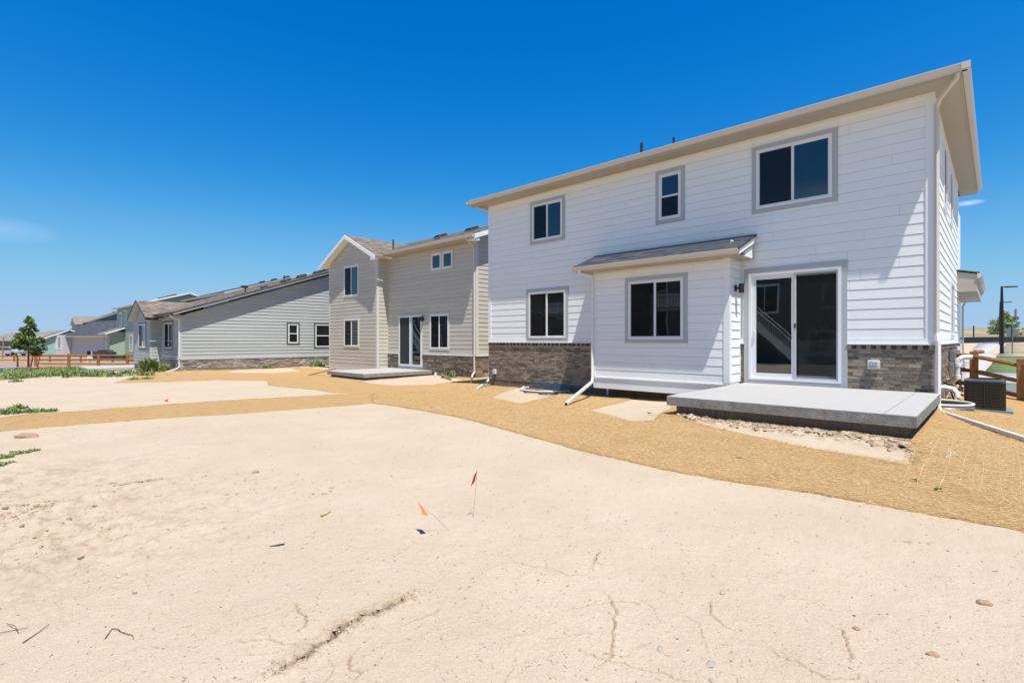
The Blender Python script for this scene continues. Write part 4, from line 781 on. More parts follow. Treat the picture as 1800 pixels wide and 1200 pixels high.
# ------------------------------------------------------------------ the greige two-storey house
H2 = empty('house', (-23, 20, -1.75), label='greige two storey house with brown stone base and gabled wing, in the middle', category='house')
Y2 = 15.5; w2 = Wall((0, Y2), 0); w2s = Wall((-16.94, 0), 90); YW = 14.83; w2w = Wall((0, YW), 0); w2ws = Wall((-24.04, 0), 90); w2wl = Wall((-29.35, 0), -90)
mb = MB(); mb.box(-29.34, -16.945, Y2 + .004, 26, -1.9, 4.75); mb.hexa([(-29.34, YW + .004, -1.9), (-24.045, YW + .004, -1.9), (-24.045, YW + .004, 4.42), (-26.69, YW + .004, 5.66), (-29.34, YW + .004, 4.42)], [(-29.34, Y2 + .004, -1.9), (-24.045, Y2 + .004, -1.9), (-24.045, Y2 + .004, 4.42), (-26.69, Y2 + .004, 5.66), (-29.34, Y2 + .004, 4.42)])
mb.hexa([(-16.95, 15.5, 4.6), (-16.95, 26, 4.6), (-16.95, 20.75, 6.5)], [(-17.3, 15.5, 4.6), (-17.3, 26, 4.6), (-17.3, 20.75, 6.5)]); mb.build('wall', GREIGE, H2)
D2 = (-22.93, -20.98, -1.35, 1.22)
W2 = {'lo': (-20.26, -18.86, -.44, 1.22), 'up': (-20.15, -18.58, 3.42, 4.18)}
o2 = [(a - .07, b + .07, c - .07, d + .07) for a, b, c, d in W2.values()] + [(D2[0] - .08, D2[1] + .08, -1.6, D2[3] + .08)]
siding(w2, -.62, 4.42, const(-24.04, -17.05), o2, GREIGE, H2, seed=21, step=.008)
w2r = lambda z: (15.62, 24.5) if z < 4.6 else (15.62 + (z - 4.6) / .36, 24.5)
siding(w2s, -.62, 6.1, w2r, [], GREIGE, H2, seed=22, step=.014)
mb = MB(); w2.box(mb, -17.06, -16.92, -.62, 4.42, 0, .026); w2s.box(mb, Y2 - .024, Y2 + .12, -.62, 4.6, 0, .0255); w2.box(mb, -24.04, -24.0, -.6, 4.4, 0, .024)
w2w.box(mb, -24.14, -24.02, -1.55, 4.25, 0, .026); w2ws.box(mb, YW - .024, YW + .1, -1.55, 4.3, 0, .0255); w2w.box(mb, -29.37, -29.27, -1.55, 4.3, 0, .026); mb.build('corner_board', GREIGET, H2)
mb = MB(); w2.box(mb, D2[1] + .08, -16.9, -.72, -.625, 0, .035); w2s.box(mb, Y2 - .03, 25, -.72, -.625, 0, .034); w2.box(mb, -24.04, D2[0] - .08, -.72, -.625, 0, .035); w2.box(mb, D2[1] + .08, -16.88, -.75, -.722, 0, .06); w2s.box(mb, Y2 - .06, 25, -.75, -.722, 0, .059); w2.box(mb, -24.04, D2[0] - .08, -.75, -.722, 0, .06); mb.build('water_table', GREIGET, H2)
for (a, b, c, d) in W2.values():
    if d - c > 1: window(w2, a, b, c, d, H2, 'slider', trim=GREIGET, tw=.07)
    else:
        window(w2, a, (a + b) / 2 - .07, c, d, H2, 'single', trim=GREIGET, tw=.06); window(w2, (a + b) / 2 + .07, b, c, d, H2, 'single', trim=GREIGET, tw=.06)
gab = lambda z: (-29.27, -24.14) if z < 4.38 else (-29.35 + (z - 4.38) / .475, -24.04 - (z - 4.38) / .475)
WW = [(-27.51, -25.95, 2.50, 4.20), (-27.51, -25.92, -.38, 1.16)]
siding(w2w, -1.54, 5.6, gab, [(a - .07, b + .07, c - .07, d + .07) for a, b, c, d in WW], GREIGE, H2, seed=23, step=.008)
for q in WW: window(w2w, *q, H2, 'slider', trim=GREIGET, tw=.07)
siding(w2ws, -1.54, 4.4, const(YW + .1, Y2 - .01), [], GREIGE, H2, seed=24, step=.014)
mb = MB(); w2w.box(mb, -29.37, -24.02, -1.82, -1.545, 0, .022); w2ws.box(mb, YW, Y2, -1.8, -1.545, 0, .022); mb.build('skirt_board', GREIGET, H2)
mb = MB(); w2.box(mb, -24.04, -16.94, -1.85, -.752, 0, .008); w2s.box(mb, Y2, 25, -1.85, -.752, 0, .008); mb.build('mortar', MORT, H2)
stones(w2, D2[1] + .08, -16.93, -1.78, -.755, H2, STN2, 220, 31); stones(w2, -24.03, D2[0] - .08, -1.55, -.755, H2, STN2, 60, 32); stones(w2s, Y2 - .03, 19.5, -1.78, -.755, H2, STN2, 60, 33)
# sliding door
a, b, c, d = D2; mb = MB(); w2.box(mb, a, b, c, c + .08, .0, .05); w2.box(mb, a, b, d - .06, d, 0, .05); w2.box(mb, a, a + .06, c + .08, d - .06, 0, .05); w2.box(mb, b - .06, b, c + .08, d - .06, 0, .05); w2.box(mb, (a + b) / 2 - .04, (a + b) / 2 + .04, c + .08, d - .06, .0, .045); dr = mb.build('door_frame', VINYL, H2)
mb = MB(); w2.box(mb, a + .06, (a + b) / 2 - .04, c + .08, d - .06, .005, .02); mb.build('insect_screen', mat('dark door screen', (.03, .03, .03), .8), dr); mb = MB(); w2.box(mb, (a + b) / 2 + .04, b - .06, c + .08, d - .06, .005, .02); mb.build('pane', GL, dr)
mb = MB(); w2.box(mb, (a + b) / 2 + .04, (a + b) / 2 + .20, c + .08, d - .06, .021, .03); mb.build('door_sash', mat('door edge grey green', (.42, .50, .47), .5), dr)
mb = MB(); w2.box(mb, a - .07, b + .07, d + .001, d + .07, 0, .036); w2.box(mb, a - .07, a - .001, c - .1, d, 0, .034); w2.box(mb, b + .001, b + .07, c - .1, d, 0, .034); w2.box(mb, a, b, c - .12, c - .002, 0, .03); mb.build('door_trim', GREIGET, H2)
# roofs
roof_plane(H2, (-29.8, 14.98, 4.62), (-16.5, 14.98, 4.62), (-16.5, 20.75, 6.68), (-29.8, 20.75, 6.68), SHBR, thick=.13, fasm=GREIGET, seed=41)
roof_plane(H2, (-16.5, 26.5, 4.62), (-29.8, 26.5, 4.62), (-29.8, 20.75, 6.68), (-16.5, 20.75, 6.68), SHBR, thick=.13, fasm=GREIGET, shing=False)
RX = -26.69; roof_plane(H2, (-23.6, 14.38, 4.44), (-23.6, 18.8, 4.44), (RX, 18.8, 5.91), (RX, 14.38, 5.91), SHBR, thick=.13, fasm=WHITEV, seed=42)
roof_plane(H2, (-29.8, 18.8, 4.44), (-29.8, 14.38, 4.44), (RX, 14.38, 5.91), (RX, 18.8, 5.91), SHBR, thick=.13, fasm=WHITEV, seed=43)
mb = MB()
for s_ in (-1, 1):   # white rake boards on the gable
    x_ = RX + s_ * 3.12; mb.hexa([(x_, 14.35, 4.22), (RX, 14.35, 5.70), (RX, 14.35, 5.90), (x_, 14.35, 4.42)], [(x_, 14.378, 4.22), (RX, 14.378, 5.70), (RX, 14.378, 5.90), (x_, 14.378, 4.42)])
mb.hexa([(-16.47, 15.0, 4.42), (-16.47, 20.75, 6.48), (-16.47, 20.75, 6.66), (-16.47, 15.0, 4.60)], [(-16.498, 15.0, 4.42), (-16.498, 20.75, 6.48), (-16.498, 20.75, 6.66), (-16.498, 15.0, 4.60)])
mb.box(-23.95, -23.56, 14.36, 14.62, 4.20, 4.40); mb.box(-16.9, -16.5, 15.0, 15.3, 4.36, 4.48); mb.build('rake_board', WHITEV, H2)
mb = MB(); mb.box(-23.6, -16.52, 15.0, Y2 - .001, 4.44, 4.455); mb.build('soffit', SOFF, H2)
mb = MB(); mb.box(-23.55, -16.5, 14.965, 14.985, 4.44, 4.60); mb.build('fascia', SOFF, H2)
gutter(Wall((0, 14.963), 0), -23.5, -16.5, 4.60, 0, CREAMG, H2, h=.115); gutter(Wall((-23.58, 0), 90), 14.38, 14.98, 4.44, 0, CREAMG, H2, h=.11)
downspout([(-16.95, 14.9, 4.5), (-16.95, 14.95, 4.42), (-17.0, 15.4, 4.22), (-17.0, 15.44, 4.1), (-17.0, 15.44, -1.45), (-16.95, 15.3, -1.56)], GREIGET, H2, r=.045)
mb = MB(); mb.tube([(-16.96, 15.3, -1.56), (-14.6, 13.1, g(-14.6, 13.1) + .05)], .042, 4); mb.build('downspout_extension', GREIGET, H2)
VENTM = mat('black roof vent metal', (.018, .018, .02), .45)
def roofvent(parent, x, y, z, slope=.36, s=.22, ax='y', h=.13):
    mb = MB(); q = s * slope if ax == 'y' else 0
    mb.hexa([(x - s, y - s, z - q + .0), (x + s, y - s, z - q), (x + s, y + s, z + q), (x - s, y + s, z + q)], [(x - s * .8, y - s * .7, z - q + h), (x + s * .8, y - s * .7, z - q + h), (x + s * .8, y + s * .9, z + q + h * .8), (x - s * .8, y + s * .9, z + q + h * .8)]); mb.build('roof_vent', VENTM, parent, bevel=.02)
for x in (-23.4, -20.7, -17.6): roofvent(H2, x, 18.6, 5.97, s=.30, h=.16)
mb = MB(); mb.tube([(-24.6, 16.2, 4.95), (-24.6, 16.2, 5.62)], .04, 8); mb.build('vent_pipe', DFAS, H2); mb = MB(); mb.tube([(-18.9, 18.8, 5.9), (-18.9, 18.8, 6.35)], .035, 8); mb.build('vent_pipe', DFAS, H2)
mb = MB(); mb.box(-22.3, -21.9, 17.3, 17.6, 5.3, 5.5); mb.build('roof_vent', VENTM, H2)
L2 = empty('wall_lamp', (-20.85, 15.45, .9), label='dark cylinder wall lamp beside the sliding door of the greige house', category='wall lamp', group='dark wall lamps by the back doors')
mb = MB(); w2.box(mb, -20.92, -20.78, .98, 1.12, .02, .06); mb.build('back_plate', BRONZE, L2); mb = MB(); mb.tube([w2.P(-20.85, .92, .12), w2.P(-20.85, 1.16, .12)], .07, 16); mb.build('lamp_shade', BRONZE, L2, smooth=True)
PT2 = empty('patio', (-21.6, 13.6, -1.7), label='raised concrete patio of the greige house', category='patio')
mb = MB(); mb.box(-23.5, -20.1, 11.75, 14.80, -1.67, -1.5); mb.build('slab', CONC, PT2, bevel=.008); mb = MB(); mb.box(-23.99, -20.1, 14.86, 15.44, -1.67, -1.5); mb.build('slab', CONC, PT2, bevel=.008)
mb = MB(); mb.box(-20.1, -20.096, 11.76, 15.4, -1.665, -1.51); mb.box(-23.49, -20.11, 11.745, 11.749, -1.665, -1.51); mb.build('slab_edge', CONCE, PT2); mb = MB(); mb.box(-23.35, -20.25, 11.88, 15.4, -2.0, -1.671); mb.build('footing', FOUND, PT2)

# ------------------------------------------------------------------ the grey-green single-storey house
H3 = empty('house', (-39, 14, -1.8), label='pale grey green single storey house with long gable wall and grey stone base', category='house')
X3, Y3 = -33., 7.87; w3 = Wall((X3, 0), 90); w3r = Wall((0, Y3), 0); w3w = Wall((0, 7.30), 0); w3ws = Wall((-37.1, 0), 90)
ri = lambda y: 1.36 + .343 * (y - 7.5)
mb = MB(); mb.box(-45, X3 - .004, Y3 + .004, 27, -2.3, 1.4); mb.box(-41.3, -37.104, 7.304, 12, -2.3, 1.3)
mb.hexa([(X3 - .004, Y3, 1.35), (X3 - .004, 27.5, 1.35), (X3 - .004, 17.5, ri(17.5) - .14), ], [(X3 - .5, Y3, 1.35), (X3 - .5, 27.5, 1.35), (X3 - .5, 17.5, ri(17.5) - .14)])
mb.hexa([(-41.29, 7.304, 1.2), (-37.11, 7.304, 1.2), (-39.2, 7.304, 2.15)], [(-41.29, 9, 1.2), (-37.11, 9, 1.2), (-39.2, 9, 2.15)]); mb.build('wall', SAGE, H3)
W3 = [(13.86, 14.50, -.22, 1.0), (15.66, 16.72, -.48, 1.02)]
rr3 = lambda z: (Y3 + .1, 24) if z < 1.3 else (Y3 + .1 + (z - 1.36) / .343, 24)
siding(w3, -1.05, 4.62, rr3, [(a - .10, b + .10, c - .10, d + .10) for a, b, c, d in W3], SAGE, H3, seed=51, exp=.2, step=.018, gap=.012)
for q in W3: window(w3, *q, H3, 'hung', trim=DTRIM, tw=.10)
siding(w3r, -1.05, 1.30, const(-37.1, X3 - .1), [(-36.33, -34.36, -.6, 1.1)], SAGE, H3, seed=52); window(w3r, -36.23, -34.44, -.52, 1.0, H3, 'slider', trim=DTRIM, tw=.09)
g3 = lambda z: (-41.2, -37.2) if z < 1.2 else (-41.3 + (z - 1.2) / .455, -37.1 - (z - 1.2) / .455)
siding(w3w, -1.55, 2.1, g3, [(-40.1, -38.04, -.6, 1.07)], SAGE, H3, seed=53); window(w3w, -40.02, -38.12, -.51, .98, H3, 'slider', trim=DTRIM, tw=.09)
siding(w3ws, -1.55, 1.25, const(7.4, Y3 - .01), [], SAGE, H3, seed=54, step=.016)
mb = MB(); w3.box(mb, Y3 - .02, Y3 + .1, -1.05, 1.3, 0, .0245); w3r.box(mb, X3 - .1, X3 + .02, -1.05, 1.3, 0, .024); w3w.box(mb, -37.2, -37.08, -1.55, 1.2, 0, .024); w3ws.box(mb, 7.28, 7.4, -1.55, 1.2, 0, .0245); w3w.box(mb, -41.3, -41.2, -1.55, 1.2, 0, .024); mb.build('corner_board', SAGET, H3)
mb = MB(); w3.box(mb, Y3 - .03, 24, -1.13, -1.052, 0, .06); w3r.box(mb, -37.1, X3 + .06, -1.13, -1.052, 0, .06); mb.build('water_table', SAGET, H3)
mb = MB(); w3w.box(mb, -41.32, -37.08, -1.85, -1.555, 0, .03); w3ws.box(mb, 7.27, Y3, -1.85, -1.555, 0, .03); mb.build('skirt_board', DTRIM, H3)
mb = MB(); w3.box(mb, Y3, 24, -1.74, -1.132, 0, .006); w3r.box(mb, -37.1, X3, -1.74, -1.132, 0, .006); mb.build('mortar', MORT, H3)
stones(w3, Y3 - .02, 18.5, -1.70, -1.135, H3, STN, 260, 61); stones(w3r, -37.08, X3 + .03, -1.70, -1.135, H3, STN, 40, 62)
mb = MB(); w3.box(mb, Y3, 24, -2.0, -1.70, -.01, .0); w3r.box(mb, -37.1, X3, -2.1, -1.70, -.01, 0); mb.build('foundation', FOUND, H3)
roof_plane(H3, (-45.5, 7.45, 1.50), (-32.6, 7.45, 1.50), (-32.6, 17.5, 1.50 + .343 * 10.05), (-45.5, 17.5, 1.50 + .343 * 10.05), SHBR, thick=.14, fasm=SAGET, seed=71, expo=.16, tab=(.15, .4))
roof_plane(H3, (-32.6, 27.5, 1.50), (-45.5, 27.5, 1.50), (-45.5, 17.5, 1.50 + .343 * 10), (-32.6, 17.5, 1.50 + .343 * 10), SHBR, thick=.14, fasm=SAGET, shing=False)
roof_plane(H3, (-36.6, 6.95, 1.32), (-36.6, 10.5, 1.32), (-39.15, 10.5, 2.46), (-39.15, 6.95, 2.46), SHBR, thick=.13, fasm=SAGET, seed=72, expo=.16, tab=(.15, .4)); roof_plane(H3, (-41.7, 10.5, 1.32), (-41.7, 6.95, 1.32), (-39.15, 6.95, 2.46), (-39.15, 10.5, 2.46), SHBR, thick=.13, fasm=SAGET, seed=73)
mb = MB(); z9 = 1.5 + .343 * 10.05; mb.hexa([(-32.57, 7.44, 1.47), (-32.57, 17.5, z9 - .03), (-32.57, 17.5, z9 + .02), (-32.57, 7.44, 1.52)], [(-32.62, 7.44, 1.47), (-32.62, 17.5, z9 - .03), (-32.62, 17.5, z9 + .02), (-32.62, 7.44, 1.52)])
for s_ in (-1, 1): mb.hexa([(-39.15 + s_ * 2.58, 6.92, 1.25), (-39.15, 6.92, 2.41), (-39.15, 6.92, 2.48), (-39.15 + s_ * 2.58, 6.92, 1.33)], [(-39.15 + s_ * 2.58, 6.96, 1.25), (-39.15, 6.96, 2.41), (-39.15, 6.96, 2.48), (-39.15 + s_ * 2.58, 6.96, 1.33)])
mb.build('drip_edge', DFAS, H3)
gutter(Wall((-36.58, 0), 90), 6.95, 7.6, 1.31, 0, DFAS, H3, h=.13); gutter(Wall((0, 7.44), 0), -36.6, -32.65, 1.50, 0, DFAS, H3, h=.12)
downspout([(-32.98, 7.38, 1.36), (-32.98, 7.45, 1.25), (-32.98, 7.82, 1.10), (-32.98, 7.83, 1.0), (-32.98, 7.83, -1.5), (-32.97, 7.7, -1.62), (-32.9, 7.2, -1.75)], PVC, H3, r=.045)
for y_, dz in ((12.9, .10), (14.2, .10)): roofvent(H3, -34.4, y_, ri(y_) + .18, .343, .2)
for y_ in (14.6, 15.7, 16.9, 17.6): roofvent(H3, -35.2, y_, ri(y_) + .18, .343, .3, h=.2)
for y_, hh in ((11.7, .5), (14.1, .62)):
    mb = MB(); mb.tube([(-34.2, y_, ri(y_)), (-34.2, y_, ri(y_) + hh)], .04, 8); mb.build('vent_pipe', DFAS, H3)
mb = MB(); mb.box(-34.62, -34.15, 11.55, 11.85, ri(11.7) + .46, ri(11.7) + .60); mb.build('vent_cap', DFAS, H3)
PT3 = empty('patio', (-43.5, 7, -2.1), label='raised pale concrete patio above the weeds by the grey green house', category='patio')
mb = MB(); mb.box(-45.8, -41.45, 4.9, 8.6, -2.0, -1.82); mb.build('slab', CONC, PT3, bevel=.008); mb = MB(); mb.box(-45.6, -41.65, 5.05, 8.6, -2.6, -2.002); mb.build('footing', FOUND, PT3)

# ------------------------------------------------------------------ houses farther down the row
def gable_house(label, O, ang, w, d, zg, ze, pitch, wm, rm, tm, ridge='along', over=.4, wins=(), side_wins=(), vents=0, siding_exp=.2, shing=True, seed=0, band=None):
    """O: front left corner; the front wall runs along ang"""
    h = empty('house', (O[0], O[1], zg), R(ang), label=label, category='house'); f = Wall(O, ang)
    ro = (O[0] + f.U.x * w, O[1] + f.U.y * w); r_ = Wall(ro, ang + 90); lo = (O[0] - f.N.x * d, O[1] - f.N.y * d); l_ = Wall(lo, ang - 90)
    mb = MB(); P = lambda u, v, z: f.P(u, z, -v); rz = ze + pitch * ((d if ridge == 'along' else w) / 2)
    if ridge == 'along': mb.hexa([P(.005, .005, zg), P(.005, d, zg), P(.005, d, ze), P(.005, d / 2, rz - .1), P(.005, .005, ze)], [P(w - .005, .005, zg), P(w - .005, d, zg), P(w - .005, d, ze), P(w - .005, d / 2, rz - .1), P(w - .005, .005, ze)])
    else: mb.hexa([P(.005, .005, zg), P(w - .005, .005, zg), P(w - .005, .005, ze), P(w / 2, .005, rz - .1), P(.005, .005, ze)], [P(.005, d, zg), P(w - .005, d, zg), P(w - .005, d, ze), P(w / 2, d, rz - .1), P(.005, d, ze)])
    mb.build('wall', wm, h)
    def gr(L): return lambda z: (.1, L - .1) if z <= ze else (.1 + (z - ze) / pitch, L - .1 - (z - ze) / pitch)
    fo = [(a - .1, b + .1, c - .1, e + .1) for a, b, c, e in wins]; so = [(a - .1, b + .1, c - .1, e + .1) for a, b, c, e in side_wins]
    siding(f, zg + .3, (ze if ridge == 'along' else rz) - .12, const(.1, w - .1) if ridge == 'along' else gr(w), fo, wm, h, exp=siding_exp, as_parts=False, seed=seed, thick=.022, step=.012)
    siding(r_, zg + .3, (rz if ridge == 'along' else ze) - .12, gr(d) if ridge == 'along' else const(.1, d - .1), so, wm, h, exp=siding_exp, as_parts=False, seed=seed + 1, thick=.022, step=.022)
    mb = MB(); f.box(mb, -.02, .1, zg, ze, 0, .03); f.box(mb, w - .1, w + .02, zg, ze, 0, .03); r_.box(mb, -.02, .1, zg, ze, 0, .031); mb.build('corner_board', tm, h)
    for q in wins: window(f, *q, h, 'slider', trim=tm, tw=.09, screen=None)
    for q in side_wins: window(r_, *q, h, 'hung', trim=tm, tw=.09, screen=None)
    o_ = over; zo = ze + .14 - pitch * o_ 
    if ridge == 'along':
        roof_plane(h, P(-o_, -o_, zo), P(w + o_, -o_, zo), P(w + o_, d / 2, rz + .14), P(-o_, d / 2, rz + .14), rm, thick=.16, fasm=tm, expo=.2, tab=(.3, .6), shing=shing, seed=seed); roof_plane(h, P(w + o_, d + o_, zo), P(-o_, d + o_, zo), P(-o_, d / 2, rz + .14), P(w + o_, d / 2, rz + .14), rm, thick=.16, fasm=tm, expo=.2, tab=(.3, .6), shing=shing, seed=seed + 1)
        if vents:
            for k in range(vents): x_, y_, z_ = P(w * (.25 + .5 * k / max(vents - 1, 1)), d / 2 - .7, rz + .14 - .7 * pitch); roofvent(h, x_, y_, z_, .3, .25, h=.2)
    else:
        roof_plane(h, P(w + o_, -o_, zo), P(w + o_, d + o_, zo), P(w / 2, d + o_, rz + .14), P(w / 2, -o_, rz + .14), rm, thick=.16, fasm=tm, expo=.2, tab=(.3, .6), shing=shing, seed=seed); roof_plane(h, P(-o_, d + o_, zo), P(-o_, -o_, zo), P(w / 2, -o_, rz + .14), P(w / 2, d + o_, rz + .14), rm, thick=.16, fasm=tm, expo=.2, tab=(.3, .6), shing=shing, seed=seed + 1)
    return h, f, r_, rz
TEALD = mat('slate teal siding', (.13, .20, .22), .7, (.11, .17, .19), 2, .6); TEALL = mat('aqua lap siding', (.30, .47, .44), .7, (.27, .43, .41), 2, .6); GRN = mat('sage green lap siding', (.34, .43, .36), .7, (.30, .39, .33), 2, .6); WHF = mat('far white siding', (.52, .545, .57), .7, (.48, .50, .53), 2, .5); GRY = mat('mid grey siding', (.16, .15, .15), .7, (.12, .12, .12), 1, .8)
h, f, r_, rz = gable_house('slate blue house whose roof shows just above the grey green house', (-60.5, 15), 0, 12.5, 14, -2.2, 4.05, .31, TEALD, SHG, GREIGET, seed=100, vents=3)
h, f, r_, rz = gable_house('sage green two storey house with tan lean-to roof', (-77.3, 11.9), 0, 12.5, 8.8, -2.5, 3.75, .30, GRN, SHTAN, WHITEV, wins=[(1.4, 2.9, 1.6, 3.1), (4.4, 5.5, 1.7, 3.3), (7.3, 8.7, -1.25, .45)], seed=110, vents=4, over=.5)
mb = MB(); mb.box(-76.6, -72.6, 10.5, 11.89, -2.5, .75); mb.build('bay_wall', GRN, h)
siding(Wall((-72.6, 0), 90), -2.2, .9, const(10.52, 11.88), [], GRN, h, as_parts=False, thick=.024); wq = Wall((0, 10.5), 0); window(wq, -75.5, -74.2, -1.25, .4, h, 'slider', trim=WHITEV, tw=.09, screen=None)
roof_plane(h, (-77.1, 10.0, .72), (-72.1, 10.0, .72), (-72.1, 11.9, 1.45), (-77.1, 11.9, 1.45), SHTAN, thick=.14, fasm=WHITEV, seed=115)
def at(px, t, z=None):
    """ground point seen in column px of the photograph at t metres along the view"""
    s = (px - 900) / 897; return ((-SA + s * CA) * t, (CA + s * SA) * t)
def facing(px0, t0, px1, t1):
    a = at(px0, t0); b = at(px1, t1); return a, math.degrees(math.atan2(b[1] - a[1], b[0] - a[0])), math.dist(a, b)
A_, an_, L_ = facing(103, 80, 205, 74)
h, f, r_, rz = gable_house('white single storey house with wide grey roof beyond the rail fence', A_, an_, L_, 11, -2.6, .78, .40, WHF, SHG, WHITEV, wins=[(.9, 1.9, -1.4, .5), (2.4, 3.1, -1.4, .5)], seed=120, over=.9)
mb = MB(); f.box(mb, 0, 3.6, -2.6, .72, .02, 1.0); mb.build('bay_wall', WHF, h)
window(Wall((f.P(0, 0, 1.0).x, f.P(0, 0, 1.0).y), an_), .7, 1.5, -1.4, .5, h, 'slider', trim=WHITEV, tw=.08, screen=None); window(Wall((f.P(0, 0, 1.0).x, f.P(0, 0, 1.0).y), an_), 2.1, 2.8, -1.4, .5, h, 'slider', trim=WHITEV, tw=.08, screen=None)
gable_house('dark teal two storey house showing over the wide grey roof', (-134, 14.1), 0, 18, 12, -2.6, 3.1, .43, TEALD, SHBR, DTRIM, wins=[(12.0, 12.9, .9, 2.3), (13.4, 14.2, .9, 2.3), (16, 16.8, 1.0, 2.3)], seed=130, vents=3)
gable_house('small sage gabled wing at the left of the dark teal house', (-129, 12.9), 0, 6.2, 5, -2.6, 2.85, .48, GRN, SHTAN, WHITEV, ridge='in', seed=135, over=.3)
h, f, r_, rz = gable_house('aqua single storey house behind the young tree', (-117, 6.9), 0, 12, 6.6, -2.9, .0, .45, TEALL, SHBR, WHITEV, seed=140, over=.4)
A_, an_, L_ = facing(40, 128, 122, 120)
gable_house('brown roofed house far behind the young tree', A_, an_, L_, 12, -2.9, .3, .34, GRY, SHTAN, WHITEV, seed=150, over=.4)
A_, an_, L_ = facing(-30, 100, 44, 92)
gable_house('low grey roofed house at the far left edge', A_, an_, L_, 9, -2.9, -.1, .32, GRY, SHTAN, WHITEV, wins=[(3, 4.4, -1.9, -.6), (6, 7.5, -1.9, -.6)], seed=160, over=.4)
# the row across the yard, behind the photographer; it shows only in the glass
OPPM = mat('taupe lap siding', (.20, .18, .165), .7, (.17, .155, .14), 2, .6); DECK = mat('grey deck boards', (.42, .42, .42), .7)
opp = []
for k, (x0_, lb) in enumerate(((-6.0, 'taupe house with deck and stair mirrored in the patio door'), (-20.5, 'taupe house mirrored in the bump-out window'), (-38, 'taupe house mirrored in the far lower window'), (-55.5, 'taupe house mirrored in the greige house door'), (-72.5, 'taupe house at the far end of the mirrored row'))):
    h, f, r_, rz = gable_house(lb, (x0_, -15), 180, 13.5, 10, -1.8, 4.9, .34, OPPM, SHG, WHITEV, wins=[(1.2, 2.7, 2.2, 3.7), (5.5, 7.4, 2.0, 4.0), (10, 11.4, 2.2, 3.6), (2, 3.6, -1.0, .6), (8.2, 9.9, -1.2, .9)], seed=200 + k * 10, shing=False); opp.append(h)
    w = f; mb = MB(); w.box(mb, 7.6, 13.4, 2.28, 2.42, .03, 2.9); mb.build('deck', DECK, h)
    for u in (7.7, 10.5, 13.3): mb = MB(); w.box(mb, u - .07, u + .07, -1.8, 2.28, 2.7, 2.84); mb.build('deck_post', WHITEV, h)
    mb = MB(); w.box(mb, 7.6, 13.4, 3.32, 3.40, 2.8, 2.88); w.box(mb, 7.6, 13.4, 2.5, 2.55, 2.8, 2.88)
    for i in range(46): u = 7.65 + i * .125; w.box(mb, u, u + .035, 2.55, 3.32, 2.82, 2.86)
    mb.build('deck_railing', WHITEV, h, kind='stuff')
    mb = MB(); n_ = 20; u0_ = 7.6; run = 4.6; dz = 4.2
    for i in range(n_): u = u0_ - (i + 1) * run / n_; z = 2.42 - (i + 1) * dz / n_; w.box(mb, u, u + run / n_ + .04, z - .05, z, 1.7, 2.8)
    mb.build('stair_tread', DECK, h, kind='stuff')
    for nn_ in (1.65, 2.82):
        mb = MB(); P0 = [(u0_, 2.1), (u0_, 2.4), (u0_ - run, 2.4 - dz), (u0_ - run + .2, 2.1 - dz)]; mb.hexa([w.P(a, z, nn_) for a, z in P0], [w.P(a, z, nn_ + .05) for a, z in P0]); mb.build('stringer', WHITEV, h)
        mb = MB(); mb.tube([w.P(u0_, 3.36, nn_ + .02), w.P(u0_ - run, 3.36 - dz, nn_ + .02)], .05, 4); mb.build('handrail', WHITEV, h)
    mb = MB()
    for i in range(32): t = i / 32; u = u0_ - t * run; z = 2.4 - t * dz; w.box(mb, u, u + .035, z, z + .95, 2.83, 2.86)
    mb.build('baluster', WHITEV, h, kind='stuff')

# ------------------------------------------------------------------ window wells, air conditioner, fence on the right
def well(loc, cx, cy, rx, ry, zr, ang0, ang1, m, label, wall_pipe=False, liner=None):
    e = empty('window_well', (cx, cy, zr - .8), label=label, category='window well'); mb = MB(); n = 28; ri_, ro = 1.0, 1.0
    pts = [(cx + rx * math.cos(t), cy + ry * math.sin(t)) for t in np.linspace(ang0, ang1, n)]
    for i in range(n - 1):
        (ax, ay), (bx, by) = pts[i], pts[i + 1]; k = .975; ax2, ay2, bx2, by2 = cx + (ax - cx) * k, cy + (ay - cy) * k, cx + (bx - cx) * k, cy + (by - cy) * k
        zz = [zr - 1.0] + [zr - 1.0 + .08 * q for q in range(1, 13)]
        mb.hexa([(ax, ay, zr - 1.0), (bx, by, zr - 1.0), (bx2, by2, zr - 1.0), (ax2, ay2, zr - 1.0)], [(ax, ay, zr), (bx, by, zr), (bx2, by2, zr), (ax2, ay2, zr)])
    mb.build('liner', liner or GALV, e)
    for dz in (-.06, -.14, -.22):
        mb = MB(); mb.tube([(cx + (x - cx) * 1.012, cy + (y - cy) * 1.012, zr + dz) for x, y in pts], .012, 5); mb.build('rib', liner or GALV, e)
    mb = MB(); mb.tube([(x, y, zr) for x, y in pts], .022, 8); mb.build('rim', m, e, smooth=True)
    return e
e = well(None, -10.35, 12.58, .84, .84, -1.565, math.pi, 2 * math.pi, PVC, 'half round window well with white rim below the far brick of the white house', liner=BLUEM)
mb = MB(); mb.tube([(-11.28, 12.45, -1.54), (-10.9, 11.85, -1.56), (-10.6, 11.75, -1.55)], .025, 6); mb.build('edge_pipe', PVC, e)
for i in range(3):
    mb = MB(); x = -11.12 + i * .2; y = 12.58 - math.sqrt(max(.84 ** 2 - (x + 10.35) ** 2, 0)) - .03; mb.tube([(x, y, -1.53), (x, y, -1.68)], .022, 6); mb.build('rim_clip', PVC, e)
mb = MB(); wf.box(mb, -10.95, -9.45, -1.70, -1.40, .012, .03); mb.build('back_panel', BLUEM, e)
well(None, -.88, 13.35, .56, .58, -1.255, -math.pi / 2, math.pi / 2, PVC, 'round galvanised window well beside the air conditioner', liner=GALV)
